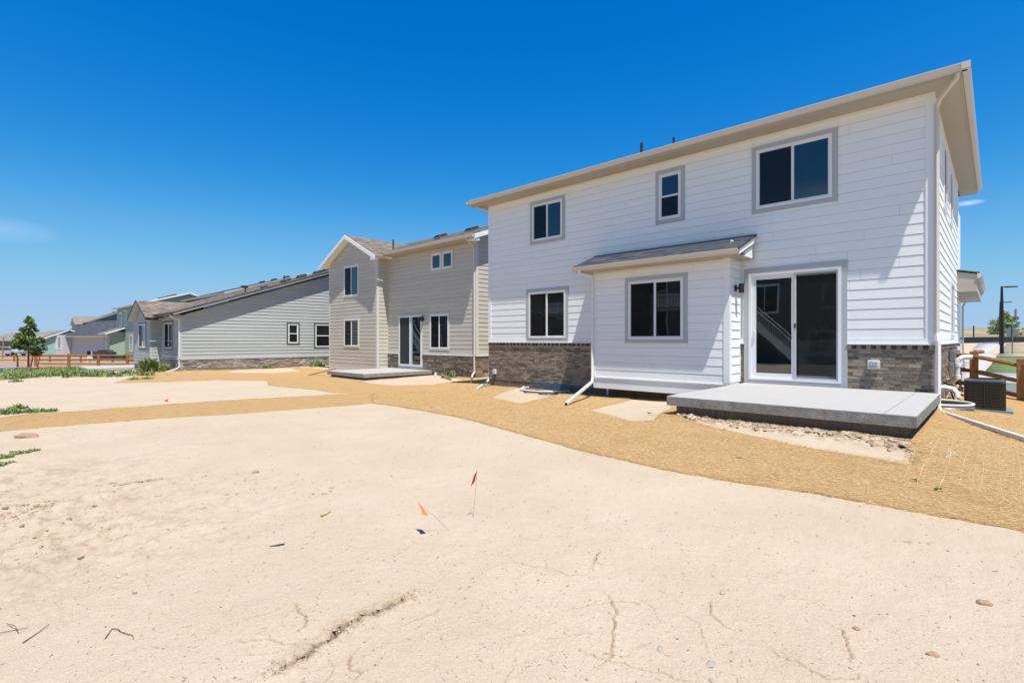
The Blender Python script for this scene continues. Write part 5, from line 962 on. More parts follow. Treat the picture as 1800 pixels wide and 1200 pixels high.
AC = empty('air_conditioner', (-.15, 14.6, -1.5), label='dark air conditioning unit on the straw by the side wall', category='air conditioner')
ACM = mat('dark brown grille metal', (.045, .036, .028), .45, (.03, .025, .02), 3, .8); ACT = mat('charcoal fan top', (.06, .065, .075), .4); ACI = mat('coil behind grille', (.07, .055, .04), .8)
ax0, ax1, ay0, ay1, az0, az1 = -.50, .14, 14.25, 14.95, -1.43, -.845
mb = MB(); mb.box(ax0 + .03, ax1 - .03, ay0 + .03, ay1 - .03, az0 + .03, az1 - .04); mb.build('coil', ACI, AC, bevel=.04)
mb = MB(); mb.box(ax0, ax1, ay0, ay1, az0, az0 + .05); mb.build('base_pan', ACM, AC, bevel=.012); mb = MB(); mb.box(ax0 - .05, ax1 + .1, ay0 - .06, ay1 + .05, az0 - .08, az0 - .002); mb.build('pad', mat('blue grey equipment pad', (.16, .22, .26), .7), AC)
mb = MB(); rr_ = .05
def rrect(x0, x1, y0, y1, r, n=6):
    o = []
    for (cx, cy, a0) in ((x1 - r, y1 - r, 0), (x0 + r, y1 - r, 90), (x0 + r, y0 + r, 180), (x1 - r, y0 + r, 270)):
        for k in range(n + 1): t = R(a0 + 90 * k / n); o.append((cx + r * math.cos(t), cy + r * math.sin(t)))
    return o
loop = rrect(ax0, ax1, ay0, ay1, .07); mb.hexa([(x, y, az1 - .035) for x, y in loop], [(x, y, az1) for x, y in loop]); mb.hexa([(x, y, az1) for x, y in loop], [(-.18 + (x + .18) * .85, 14.6 + (y - 14.6) * .85, az1 + .025) for x, y in loop]); top = mb.build('top', ACT, AC)
mb = MB()
for k in range(7): r_ = .08 + k * .028; mb.tube([(-.18 + r_ * math.cos(t), 14.6 + r_ * math.sin(t), az1 + .034) for t in np.linspace(0, 2 * math.pi, 28)], .004, 4, caps=False)
for k in range(6): t = k * math.pi / 6; mb.tube([(-.18 - .26 * math.cos(t), 14.6 - .26 * math.sin(t), az1 + .036), (-.18 + .26 * math.cos(t), 14.6 + .26 * math.sin(t), az1 + .036)], .004, 4)
mb.build('fan_guard', BLK, top)
gm = MB()
for k in range(8): z = az0 + .09 + k * .062; gm.tube([(x, y, z) for x, y in rrect(ax0 + .005, ax1 - .005, ay0 + .005, ay1 - .005, .06)] + [(ax1 - .065, ay1 - .005, z)], .0045, 4, caps=False)
for k in range(30): x = ax0 + .05 + (ax1 - ax0 - .1) * k / 29; gm.box(x - .0022, x + .0022, ay0 + .002, ay0 + .01, az0 + .05, az1 - .035)
for k in range(30): y = ay0 + .05 + (ay1 - ay0 - .1) * k / 29; gm.box(ax0 + .002, ax0 + .01, y - .0022, y + .0022, az0 + .05, az1 - .035); gm.box(ax1 - .01, ax1 - .002, y - .0022, y + .0022, az0 + .05, az1 - .035)
gm.build('grille', mat('grille wire', (.075, .065, .05), .4), AC)
for (x, y) in ((ax0 + .02, ay0 + .02), (ax1 - .02, ay0 + .02), ((ax0 + ax1) / 2, ay0 + .0)): mb = MB(); mb.box(x - .012, x + .012, y - .006, y + .012, az0 + .05, az1 - .03); mb.build('corner_post', ACM, AC)
CB = empty('service_lines', (-.7, 15, -1.4), label='black refrigerant and power lines from the brick wall to the air conditioner', category='cable')
for k, pts in enumerate(([(-.86, 14.9, -.95), (-.75, 14.85, -1.0), (-.66, 14.7, -1.15), (-.5, 14.6, -1.2)], [(-.86, 15.8, -.62), (-.80, 15.6, -.75), (-.74, 15.3, -1.0), (-.62, 14.9, -1.3), (-.5, 14.75, -1.34)], [(-.7, 13.9, -1.02), (-.66, 14.0, -1.2), (-.6, 14.2, -1.36), (-.5, 14.3, -1.35)], [(-.86, 13.0, -1.0), (-.84, 13.2, -1.25), (-.7, 13.8, -1.36)], [(-.87, 17.5, -.2), (-.80, 17.5, -.5), (-.72, 17.2, -.9), (-.6, 16.5, -1.25)], [(-.87, 17.6, -.35), (-.75, 17.6, -.42), (-.66, 17.5, -.9), (-.7, 17.3, -1.3)])):
    mb = MB(); mb.tube(pts, .012 if k % 2 else .018, 6); mb.build('line', BLK, CB)
FR = empty('rail_fence', (0, 18, -1.4), label='orange brown split rail fence beyond the air conditioner', category='fence')
fp_ = [(-.42, 17.6, -1.45, -.30), (.42, 16.75, -1.5, -.44)]
for (x, y, z0_, z1_) in fp_: mb = MB(); mb.box(x - .085, x + .085, y - .085, y + .085, z0_, z1_); mb.build('post', WOODF, FR, bevel=.01)
def rail(a, b, parent, r=.055, seed=0, m=WOODF):
    rd = random.Random(seed); a, b = Vector(a), Vector(b); n = 7; mb = MB(); mb.tube([a.lerp(b, k / n) + Vector((rd.uniform(-.006, .006), 0, rd.uniform(-.006, .006))) for k in range(n + 1)], [r * (.55 if k in (0, n) else rd.uniform(.9, 1.12)) for k in range(n + 1)], 7); mb.build('rail', m, parent)
for k, (za, zb, zc) in enumerate(((-.40, -.42, -.60), (-.78, -.80, -.98), (-1.13, -1.16, -1.32))):
    rail((-.80, 18.1, za), (-.40, 17.62, zb), FR, seed=k); rail((-.42, 17.55, zb), (.42, 16.8, zc), FR, seed=k + 10); rail((.42, 16.7, zc + .03), (2.2, 15.4, zc - .12), FR, seed=k + 20)
rail((-.4, 17.7, -.31), (-.28, 20.2, -.35), FR, seed=40)
mb = MB(); mb.box(2.15, 2.32, 15.3, 15.47, -1.6, -.5); mb.build('post', WOODF, FR)

# ------------------------------------------------------------------ street on the right
def flat(name, P, m, lift, kind='structure', step=2.0, **p):
    return sheet(name, P, [], m, lift, step=step, edge=step / 2, amp=0, thick=.1, kind=kind, **p)
import types
def quad_px(l):    # corners of a street patch as ground points
    return l
flat('sidewalk', [(-.95, 24), (-.42, 24), (-.15, 60), (.6, 88), (-1.6, 88), (-1.6, 60), (-1.3, 30)], WALK, .06)
flat('lawn', [(-.40, 30), (1.05, 30), (1.9, 50), (-.0, 50)], GRASSL, .05)
flat('verge', [(-.02, 50.2), (1.92, 50.2), (2.6, 84), (.9, 84)], mat('tan rock verge', (.36, .30, .2), .95, (.24, .18, .11), 3, 1, .6, 14), .05)
flat('sidewalk', [(-.6, 23.4), (8, 22.0), (8, 27.5), (1.2, 29.8), (-.45, 29.8)], WALK, .07)
flat('driveway', [(-.7, 18.8), (8, 17.8), (8, 21.8), (-.6, 23.2)], ASPH, .03)
flat('sidewalk', [(1.12, 30), (2.3, 30), (3.6, 52), (5, 84), (2.75, 84), (2.0, 50)], WALK, .06)
flat('road', [(2.42, 30), (14, 30), (22, 60), (30, 88), (5.2, 86), (3.75, 52)], ASPH, .03)
flat('gravel_bed', [(.5, 17.6), (6, 17.0), (6, 15.6), (.6, 16.9)], mat('grey cobble bed', (.36, .34, .31), .9, (.12, .11, .10), 14, 1, .9, 16), .02)
bpy.data.objects['sidewalk']['label'] = 'narrow concrete sidewalk running to the street'
def lamp(px, t, h, label):
    x, y = at(px, t); z = g(x, y); e = empty('street_lamp', (x, y, z), label=label, category='street lamp', group='black street lamps on the right'); mb = MB(); mb.tube([(x, y, z), (x, y, z + h * .7), (x, y, z + h)], [.125, .105, .07], 10); mb.build('pole', BLK, e)
    hd = Vector((CA, SA, 0)); mb = MB(); a = Vector((x, y, z + h - .10)); sd = Vector((-SA, CA, 0)) * .16
    for (u0_, u1_, w_, t_) in ((0, .35, .3, .07), (.35, 1.12, 1.0, .09)):
        b0 = a + hd * u0_; b1 = a + hd * u1_ + Vector((0, 0, .03)); mb.hexa([b0 - sd * w_, b1 - sd * w_, b1 + sd * w_, b0 + sd * w_], [b0 - sd * w_ + Vector((0, 0, t_)), b1 - sd * w_ + Vector((0, 0, t_)), b1 + sd * w_ + Vector((0, 0, t_ * .6)), b0 + sd * w_ + Vector((0, 0, t_))])
    mb.build('lamp_head', BLK, e)
lamp(1761, 40, 5.3, 'tall black street lamp with flat head, the nearer and higher one'); lamp(1758.5, 56, 4.75, 'lower black street lamp partly hidden behind the near pole')
x, y = at(1779.5, 39); z = g(x, y); SG = empty('stop_sign', (x, y, z), label='back of a grey octagonal stop sign with green street name blades', category='road sign')
SGM = mat('bare aluminium sign back', (.17, .18, .20), .5, metal=.3)
mb = MB(); mb.tube([(x, y, z), (x, y, z + 2.75)], .035, 6); mb.build('pole', SGM, SG)
f_ = Vector((SA, -CA, 0)); rt = Vector((CA, SA, 0)); mb = MB(); c_ = Vector((x, y, -.0)) + Vector((0, 0, 0)); cz = (597 - 583.5) / 897 * 39
oc = [c_ + rt * (.50 * math.cos(R(22.5 + 45 * k))) + Vector((0, 0, cz + .40 * math.sin(R(22.5 + 45 * k)))) for k in range(8)]; mb.hexa([p - f_ * .05 for p in oc], [p - f_ * .056 for p in oc]); mb.build('sign_plate', SGM, SG)
SGG = mat('green street sign', (.005, .16, .10), .5); bz = (597 - 568) / 897 * 39
mb = MB(); p0 = c_ - rt * .57 - f_ * .01; p1 = c_ + rt * .62 - f_ * .01; mb.hexa([p0 + Vector((0, 0, bz - .10)), p1 + Vector((0, 0, bz - .06)), p1 + Vector((0, 0, bz + .10)), p0 + Vector((0, 0, bz + .08))], [q - f_ * .01 for q in (p0 + Vector((0, 0, bz - .10)), p1 + Vector((0, 0, bz - .06)), p1 + Vector((0, 0, bz + .10)), p0 + Vector((0, 0, bz + .08)))]); bl = mb.build('name_blade', SGG, SG)
mb = MB(); u = -.42
for k, wch in enumerate((.05, .07, .06, .07, .06, .07, .05, .06)):   # the lettering is too small to read: worn white strokes
    a = c_ + rt * u + f_ * .003; b = a + rt * wch; mb.hexa([a + Vector((0, 0, bz - .035)), b + Vector((0, 0, bz - .035)), b + Vector((0, 0, bz + .035)), a + Vector((0, 0, bz + .035))], [q + f_ * .002 for q in (a + Vector((0, 0, bz - .035)), b + Vector((0, 0, bz - .035)), b + Vector((0, 0, bz + .035)), a + Vector((0, 0, bz + .035)))]); u += wch + .03
mb.build('lettering', mat('sign lettering white', (.6, .68, .62), .5), bl)
x, y = at(1785.3, 120); mb = MB(); mb.tube([(x, y, g(x, y)), (x, y, 7.2)], .22, 8); mb.build('utility_pole', GALV, label='thin grey utility pole far beyond the stop sign', category='pole')
x, y = at(1711.5, 88); mb = MB(); mb.tube([(x, y, g(x, y)), (x, y, 2.4)], .10, 6); mb.build('utility_pole', BLK, label='thin dark pole before the dry hill', category='pole')
a = at(1685, 65); b = at(1860, 62); mb = MB(); mb.hexa([(a[0], a[1], g(*a) - .2), (b[0], b[1], g(*b) - .2), (b[0], b[1] + .1, g(*b) - .2), (a[0], a[1] + .1, g(*a) - .2)], [(a[0], a[1], g(*a) + .75), (b[0], b[1], g(*b) + .75), (b[0], b[1] + .1, g(*b) + .75), (a[0], a[1] + .1, g(*a) + .75)]); mb.build('silt_fence', mat('black silt cloth', (.02, .022, .026), .8), label='long low black silt fence across the end of the sidewalk', category='fence')
P_ = [(-60, 93), (80, 93), (160, 150), (220, 330), (-80, 330), (-120, 160)]
sheet('hill', P_, [], DRYG, .25, step=7, edge=5, amp=0, thick=1, kind='structure')
rd = random.Random(5); mb = MB()
for k in range(90):
    px_ = rd.uniform(1690, 1800); t = rd.uniform(67, 74); x, y = at(px_, t); z = g(x, y) + .3; s = rd.uniform(.2, .55); mb.hexa([(x - s, y - s, z), (x + s, y - s, z), (x + s, y + s, z), (x - s, y + s, z)], [(x - s * .6, y - s * .5, z + s * .7), (x + s * .5, y - s * .6, z + s * .8), (x + s * .4, y + s * .5, z + s * .6), (x - s * .6, y + s * .5, z + s * .7)])
mb.build('rubble', mat('pale rubble', (.4, .38, .34), .9, rnd='isl', rcols=[(.5, .48, .44), (.2, .19, .17), (.33, .28, .2), (.55, .55, .55)]), kind='stuff')

# ------------------------------------------------------------------ trees, weeds
def leaves(cents, n, s, m, name, parent, seed, flat_=0.3, kind=None):
    rd = np.random.default_rng(seed); C = np.array([c[:3] for c in cents]); Rd = np.array([c[3] for c in cents]); p = Rd ** 2.2; k = rd.choice(len(C), n, p=p / p.sum())
    d = rd.normal(size=(n, 3)); d /= np.linalg.norm(d, axis=1)[:, None]; rr = rd.random(n) ** .45; P = C[k] + d * (Rd[k] * rr)[:, None] * np.array([1, 1, .8])
    a = rd.normal(size=(n, 3)); a[:, 2] *= .6; a /= np.linalg.norm(a, axis=1)[:, None]; b = np.cross(a, rd.normal(size=(n, 3))); b /= np.linalg.norm(b, axis=1)[:, None]; L = s * rd.uniform(.6, 1.3, n)[:, None]
    v = np.stack([P - a * L, P + b * L * .45, P + a * L, P - b * L * .45], 1).reshape(-1, 3)
    return np_mesh(name, v, np.arange(n * 4).reshape(-1, 4), m, parent, **({'kind': kind} if kind else {}))
LFG = mat('green leaves', (.08, .13, .03), .6, rnd='isl', rcols=[(.045, .09, .018), (.11, .18, .035), (.19, .25, .06), (.075, .13, .022)]); LFL = mat('light yellow green leaves', (.2, .26, .05), .6, rnd='isl', rcols=[(.14, .20, .03), (.24, .30, .07), (.30, .34, .10), (.10, .15, .02)]); BARK = mat('grey brown bark', (.16, .12, .09), .9, (.1, .07, .05), 8, 1, .6, 30)
def tree(px, t, label, h, cw, hl, n, m, seed, ls=.16, fac=1.0, zb=None):
    x, y = at(px, t); z = g(x, y) if zb is None else zb; rd = random.Random(seed); e = empty('tree', (x, y, z), label=label, category='tree'); mb = MB(); tp = [(x, y, z - .2), (x + .03, y, z + hl), (x - .05, y + .05, z + h * .6), (x, y, z + h * .97)]; mb.tube(tp, [.075 * fac, .06 * fac, .035 * fac, .008], 8); trk = mb.build('trunk', BARK, e, smooth=True)
    cs = []; rt_ = Vector((CA, SA, 0)); fw_ = Vector((-SA, CA, 0))
    for k in range(34):
        f = rd.random() ** .85; zz = z + hl + (h - hl) * f * .92; ph = rd.uniform(0, 6.28); reach = cw * (.30 + .75 * math.sin(math.pi * min(f * .8 + .16, 1)) ** 1.1) * rd.uniform(.55, 1.05) * (1 - .72 * f ** 1.6); d = rt_ * math.cos(ph) + fw_ * math.sin(ph); q = Vector((x, y, zz)) + d * reach; s0 = Vector((x, y, z + hl * .8 + (zz - z - hl * .8) * .55))
        mb = MB(); mb.tube([s0, s0.lerp(q, .5) + Vector((0, 0, .06)), q], [.022 * fac, .014 * fac, .004], 5); mb.build('branch', BARK, e); cs.append((q.x, q.y, q.z, rd.uniform(.14, .40) * cw / 1.5)); m2 = s0.lerp(q, .6); cs.append((m2.x, m2.y, m2.z, rd.uniform(.18, .34) * cw / 1.5))
    cs.append((x, y, z + h, .16 * cw)); cs.append((x + .05, y, z + h * .9, .2 * cw)); leaves(cs, n, ls, m, 'crown', e, seed); return e
tree(50, 40, 'young green street tree behind the red stakes at the left', 4.05, 1.12, 1.1, 8500, LFG, 31, .075, zb=-2.3)
tree(1764, 60, 'young light green tree behind the black street lamps', 3.75, 2.0, .9, 3600, LFL, 33, .13)
WDG = mat('weed leaves', (.1, .16, .04), .7, rnd='isl', rcols=[(.075, .15, .028), (.14, .24, .05), (.22, .29, .09), (.10, .18, .04), (.30, .27, .12), (.12, .21, .04)])
def weed(pts, name, seed, m=WDG, **p):
    """clumps of blades: (x, y, radius, height, count)"""
    rd = np.random.default_rng(seed); vs = []
    for (x, y, r, h, n) in pts:
        a = rd.uniform(0, 6.28, n); q = r * np.sqrt(rd.random(n)); bx, by = x + q * np.cos(a), y + q * np.sin(a); bz = gs(bx, by); L = h * rd.uniform(.35, 1.1, n) * (1 - .5 * (q / r) ** 2); t = rd.uniform(0, 6.28, n); le = rd.uniform(.1, .75, n); w_ = rd.uniform(.006, .018, n) * (1 + h * 2)
        dx, dy = np.cos(t), np.sin(t); b = np.stack([bx, by, bz], 1); side = np.stack([-dy, dx, dy * 0], 1) * w_[:, None]; mid_ = b + np.stack([dx * L * le * .4, dy * L * le * .4, L * .6], 1); tip = b + np.stack([dx * L * le, dy * L * le, L], 1)
        vs.append(np.stack([b - side * .4, b + side * .4, mid_ + side, mid_ - side], 1)); vs.append(np.stack([mid_ - side, mid_ + side, tip + side * .1, tip - side * .1], 1))
        nl = n; kk = rd.integers(0, n, nl); f = rd.uniform(.3, 1, nl)[:, None]; c = b[kk] * (1 - f) + tip[kk] * f; d = rd.normal(size=(nl, 3)); d[:, 2] *= .5; d /= np.linalg.norm(d, axis=1)[:, None]; e_ = np.cross(d, [0, 0, 1.]); e_ /= np.linalg.norm(e_, axis=1)[:, None] + 1e-9; s = (.018 + .045 * h) * rd.uniform(.5, 1.2, nl)[:, None]; vs.append(np.stack([c, c + d * s * .5 + e_ * s * .35, c + d * s, c + d * s * .5 - e_ * s * .35], 1))
    v = np.concatenate(vs).reshape(-1, 3); return np_mesh(name, v, np.arange(len(v)).reshape(-1, 4), m, **p)
rd = random.Random(9); pts = []
for k in range(85):   # weed bank between the bare soil and the concrete patio
    u = rd.random(); x, y = -33.8 + u * 2.6 + rd.uniform(-1.5, 1.5) - (2.5 if rd.random() < .5 else 0), 2.2 + u * 4.2 + rd.uniform(-.5, .5); pts.append((x, y, rd.uniform(.12, .4), rd.choice([.06, .10, .16, .24, .30]) * rd.uniform(.8, 1.1), 60))
for k in range(130): pts.append((-35 - rd.random() * 6, 1.6 + rd.random() * 3.2, .45, rd.uniform(.08, .20), 60))
for k in range(30): pts.append((rd.uniform(-36, -33), rd.uniform(.6, 2.2), .3, rd.uniform(.1, .35), 45))
for k in range(150): px_ = rd.uniform(66, 165); t_ = rd.uniform(31, 41); x, y = at(px_, t_); pts.append((x, y, rd.uniform(.3, .6), rd.uniform(.10, .30) * (.45 if px_ > 138 else 1), 50))
for k in range(60): px_ = rd.uniform(-10, 62); t_ = rd.uniform(29, 40); x, y = at(px_, t_); pts.append((x, y, rd.uniform(.2, .5), rd.uniform(.08, .26), 45))
weed(pts, 'weeds', 41, kind='stuff')
flat('rear_yard', [at(-60, 42.5), at(262, 41.5), at(250, 90), at(-60, 100)], mat('reddish bare yard', (.36, .225, .14), .95, (.27, .17, .10), .8, 1, .6, 8, dirt=((.20, .20, .08), .5, .7, .54)), .04)
def plant(x, y, r, h, n, label, seed, **k): 
    o = weed([(x, y, r, h, n)], 'weed_plant', seed, label=label, category='weed', **k); return recenter(o)
plant(-34.6, 6.75, .42, .85, 700, 'tall bushy green weed at the corner of the grey green house wing', 42); plant(-33.9, 7.35, .3, .5, 200, 'low weed against the stone base by the grey green house downspout', 43)
plant(-32.3, 12.3, .35, .3, 160, 'weed tuft at the stone base left of the small window', 44); plant(-32.2, 15.4, .5, .42, 260, 'leafy weed at the stone base near the greige house corner', 45)
o = weed([(-16.57, .60, .22, .12, 160), (-16.5, .95, .22, .13, 180), (-16.35, 1.25, .15, .11, 90), (-17.1, .55, .2, .12, 90), (-16.9, .3, .3, .14, 200), (-17.6, .75, .2, .16, 100)], 'weed_patch', 46, label='sprawling green weed on the soil above the straw strip at the left edge', category='weed'); recenter(o)
o = weed([(-10.1, .25, .16, .06, 150), (-10.3, .45, .12, .05, 90), (-10.4, .62, .08, .05, 50), (-10.0, .05, .2, .07, 200), (-9.5, .22, .18, .05, 120)], 'weed_patch', 47, label='low green weed mat with pale scraps at the left edge', category='weed'); recenter(o)
for k, (x, y, lb) in enumerate(((-27.4, 4.8, 'small weed tuft on the straw mat, left of a pair'), (-27.5, 5.3, 'small weed tuft on the straw mat, right of a pair'), (-30.0, 1.2, 'sparse weed tuft on the far soil at the left'), (-18.3, 15.05, 'green weed heap by the stone base of the greige house'))): plant(x, y, .25 if k < 3 else .35, .16 if k < 3 else .32, 90 if k < 3 else 260, lb, 50 + k)
for k, (px_, py_, x, y, lb) in enumerate(((0, 0, -2.35, 6.6, 'tiny seedling on the straw below the patio, left of the others'), (0, 0, -.42, 6.55, 'tiny seedling on the straw toward the right edge'), (0, 0, -.62, 6.75, 'tiny seedling on the straw below the patio corner'), (0, 0, -3.85, 8.35, 'small seedling beside the patio footing'))): plant(x, y, .03, .05, 26, lb, 60 + k)

# ------------------------------------------------------------------ left yard: fence, stakes, clutter
FL = empty('rail_fence', (-55.5, 6, -2.3), label='orange brown split rail fence across the far left yard', category='fence')
fz = lambda px_, py_, t: (597 - py_) / 897 * t
pp = [(63, 44), (121, 43.5), (173, 43), (224, 42.5), (262, 42)]; Q = []
for px_, t in pp: x, y = at(px_, t); zt = fz(px_, 621.5, t); mb = MB(); mb.box(x - .10, x + .10, y - .10, y + .10, -2.6, zt); mb.build('post', WOODF, FL); Q.append((x, y, zt))
for k in range(len(Q) - 1):
    for j, dz in enumerate((.14, .50, .86)): a, b = Q[k], Q[k + 1]; rail((a[0], a[1], a[2] - dz), (b[0], b[1], b[2] - dz), FL, r=.06, seed=100 + k * 3 + j)
FL2 = empty('rail_fence', (-62, 8, -2.4), label='second split rail fence a little farther back at the left', category='fence'); Q = []
for px_, t in ((-20, 58), (25, 57), (88, 56), (142, 55), (198, 54), (245, 53)): x, y = at(px_, t); zt = fz(px_, 623, t); mb = MB(); mb.box(x - .09, x + .09, y - .09, y + .09, -2.7, zt); mb.build('post', WOODF, FL2); Q.append((x, y, zt))
for k in range(len(Q) - 1):
    for j, dz in enumerate((.2, .6)): a, b = Q[k], Q[k + 1]; rail((a[0], a[1], a[2] - dz), (b[0], b[1], b[2] - dz), FL2, r=.05, seed=140 + k * 2 + j)
def sh(px_, py_, t): x, y = at(px_, t); return (x, y, (597 - py_) / 897 * t)
REDM = mat('faded red stake paint', (.42, .05, .03), .7)
for k, (a, b, lb) in enumerate((((51.5, 655), (57.5, 627), 'leaning red wooden stake, left of the pair'), ((63.5, 655), (71, 622), 'leaning red wooden stake, right of the pair'))):
    t = 38.5; mb = MB(); mb.tube([sh(*a, t), sh(*b, t)], .055 if k == 0 else .035, 4); recenter(mb.build('stake', REDM, label=lb, category='stake', group='red stakes by the young tree'))
mb = MB(); mb.tube([sh(-20, 648, 37), sh(0, 647.5, 37), sh(31, 646, 37)], .06, 6); recenter(mb.build('hose', mat('blue hose plastic', (.05, .25, .5), .5), label='blue pipe lying behind the weeds at the left edge', category='pipe'))
mb = MB(); mb.tube([sh(30, 646, 36.9), sh(66, 646, 36.9)], .03, 5); recenter(mb.build('pipe', GALV, label='thin grey pipe continuing from the blue pipe', category='pipe'))
GRB = mat('black grill cover', (.035, .032, .036), .8, (.06, .055, .06), 2, .8)
t = 47; gr = empty('covered_grill', sh(180, 632, t), label='large barbecue grill under a black cover behind the rail fence', category='grill'); mb = MB()
prof_ = [(163, 632), (163, 619), (166, 617), (169, 619), (172, 615), (188, 615), (191, 618), (194.5, 618.5), (195, 632)]
A3 = [Vector(sh(p, q, t)) for p, q in prof_]; off = Vector((-SA, CA, 0)) * .7; mb.hexa(A3, [a + off for a in A3]); mb.build('cover', GRB, gr, bevel=.03)
bn = empty('storage_bin', sh(208, 632, 46), label='dark green storage bin with a yellow board on top', category='bin'); mb = MB(); A3 = [Vector(sh(p, q, 46)) for p, q in ((201, 634), (201, 625), (216, 624), (216, 634))]; mb.hexa(A3, [a + off for a in A3]); mb.build('box', mat('dark green bin plastic', (.01, .09, .06), .5), bn)
mb = MB(); A3 = [Vector(sh(p, q, 46)) for p, q in ((199, 625), (199, 624), (206, 622), (217, 621.5), (217, 623.5))]; mb.hexa(A3, [a + off for a in A3]); mb.build('board', mat('yellow board', (.55, .38, .04), .6), bn)
ch = empty('garden_chair', sh(157, 633, 48), label='white plastic garden chair beside the covered grill', category='chair'); t = 48
for nm, l_ in (('seat', ((153, 629.5), (163, 629), (163, 628), (153, 628.5))), ('backrest', ((153.5, 628), (161, 628), (160, 617), (154, 617.5)))):
    mb = MB(); A3 = [Vector(sh(p, q, t)) for p, q in l_]; o_ = off * (.7 if nm == 'seat' else .08); mb.hexa(A3, [a + o_ for a in A3]); mb.build(nm, VINYL, ch)
for px_ in (154, 162): 
    for dq in (0, .45): mb = MB(); a_ = Vector(sh(px_, 629, t)) + off * dq; mb.tube([a_, a_ - Vector((0, 0, .42))], .025, 5); mb.build('leg', VINYL, ch)
gc = empty('covered_chair', sh(154, 625, 47), label='dark bag leaning at the left of the covered grill', category='bag'); mb = MB(); A3 = [Vector(sh(p, q, 47)) for p, q in ((152.5, 625), (152.5, 618), (154, 616.5), (155.5, 618), (155.5, 625))]; mb.hexa(A3, [a + off * .4 for a in A3]); mb.build('bag', BLK, gc)
for (px_, t, lb, c_) in ((93, 95, 'dark car parked low behind the rail fence near the white house', (.03, .035, .05)), (18, 80, 'pale car in front of the far left house', (.35, .40, .46))):
    p0 = at(px_, t); z = g(*p0); e = empty('parked_car', (p0[0], p0[1], z), R(40), label=lb, category='car'); M_ = MW[e.name]; T = lambda x, y, zz: tuple(M_ @ Vector((x, y, zz)))
    cm = mat('car paint', c_, .3); mb = MB(); side_ = [(-2.2, .35), (2.2, .35), (2.2, .8), (1.4, .92), (.7, 1.42), (-1.1, 1.45), (-1.8, .95), (-2.2, .85)]; mb.hexa([T(a, -.85, b) for a, b in side_], [T(a, .85, b) for a, b in side_]); mb.build('body', cm, e, bevel=.05)
    mb = MB(); gl_ = [(-1.55, .95), (1.2, .95), (.62, 1.36), (-1.0, 1.38)]; mb.hexa([T(a, -.86, b) for a, b in gl_], [T(a, .86, b) for a, b in gl_]); mb.build('window', GL, e)
    for wx in (-1.35, 1.35):
        for wy in (-.8, .8): mb = MB(); mb.tube([T(wx, wy - .1, .33), T(wx, wy + .1, .33)], .33, 16); mb.build('wheel', BLK, e)
mb = MB(); mb.tube([sh(4.5, 630, 45), sh(6.5, 592, 45)], .05, 6); recenter(mb.build('sapling_stake', PLY, label='thin pole at the far left edge before the grey house', category='stake'))
mb = MB(); mb.tube([sh(31, 645, 40), sh(31, 629, 40), sh(28, 620, 40)], .06, 5); recenter(mb.build('wooden_stake', PLY, label='leaning pale timber stake left of the young tree', category='stake'))

# ------------------------------------------------------------------ small things on the soil
def clothflag(base, tip, poly, m, label, wr=.0016):
    e = empty('marker_flag', base, label=label, category='flag', group='survey flags on the bare soil'); mb = MB(); b, t = Vector(base), Vector(tip); mb.tube([b - Vector((0, 0, .03)), b.lerp(t, .5) + Vector((.004, 0, 0)), t], wr, 5); mb.build('wire', WIRE, e)
    mb = MB(); P = [Vector(q) for q in poly]; nrm = (P[1] - P[0]).cross(P[2] - P[0]).normalized() * .0006; mb.hexa([p - nrm for p in P], [p + nrm for p in P]); mb.build('flag', m, e); return e
def atz(px, py, t): return sh(px, py, t)
b0 = (-3.30, 2.98, gd(-3.30, 2.98)); t0 = 4.43
c1 = Vector(sh(834.5, 846, t0)); c2 = Vector(sh(838.5, 827, t0))
clothflag(b0, tuple(c2), [tuple(c1), tuple(c2), sh(833, 836, t0 - .03), sh(827.5, 855, t0 - .05), sh(830, 852, t0 - .04)], REDF, 'upright red survey flag on a wire in the bare soil')
b1 = (-3.22, 2.68, gd(-3.22, 2.68)); t1 = 4.16
tipv = sh(734, 884, 4.10)
clothflag(b1, tipv, [sh(734, 884, 4.10), sh(745, 894, 4.11), sh(752, 905, 4.05), sh(742.5, 904, 4.02), sh(741, 895, 4.05)], ORF, 'tilted orange survey flag next to the red one')
b2 = (-17.6, 3.3, gd(-17.6, 3.3)); clothflag(b2, sh(296, 703, 14.3), [sh(296, 700.5, 14.3), sh(289, 704, 14.3), sh(289, 707, 14.25), sh(294, 706, 14.2)], REDF, 'leaning red flag on the far patch of soil', wr=.002)
def stick(px_pts, r, label, m=None, name='stick', sz=.006, kind=None):
    pts = []
    for (x, y) in px_pts: pts.append((x, y, gd(x, y) + r + sz * random.random()))
    mb = MB(); mb.tube(pts, [r * (1 - .5 * k / len(pts)) for k in range(len(pts))], 6); return recenter(mb.build(name, m or mat('dry twig', (.17, .085, .04), .8), label=label, category='twig', **({'kind': kind} if kind else {})))
TW_ = mat('dry brown twig', (.17, .085, .04), .8)
stick([(-3.38, .47), (-3.46, .51), (-3.43, .53), (-3.39, .54), (-3.34, .56), (-3.31, .575), (-3.27, .57)], .0028, 'curved brown twig near the lower left', TW_, sz=.012)
stick([(-4.32, 2.10), (-4.34, 2.16), (-4.37, 2.22)], .007, 'short tan twig left of the orange flag', mat('tan twig', (.36, .22, .10), .8))
stick([(-3.66, .17), (-3.71, .23), (-3.76, .28)], .0026, 'thin straight twig in the lower left corner', TW_, sz=.02); stick([(-3.84, .06), (-3.84, .12), (-3.81, .20)], .002, 'short twig crossing others in the lower left corner', TW_, sz=.02); stick([(-3.95, .12), (-3.85, .15), (-3.76, .16)], .002, 'fine twig lying flat in the lower left corner', TW_, sz=.02)
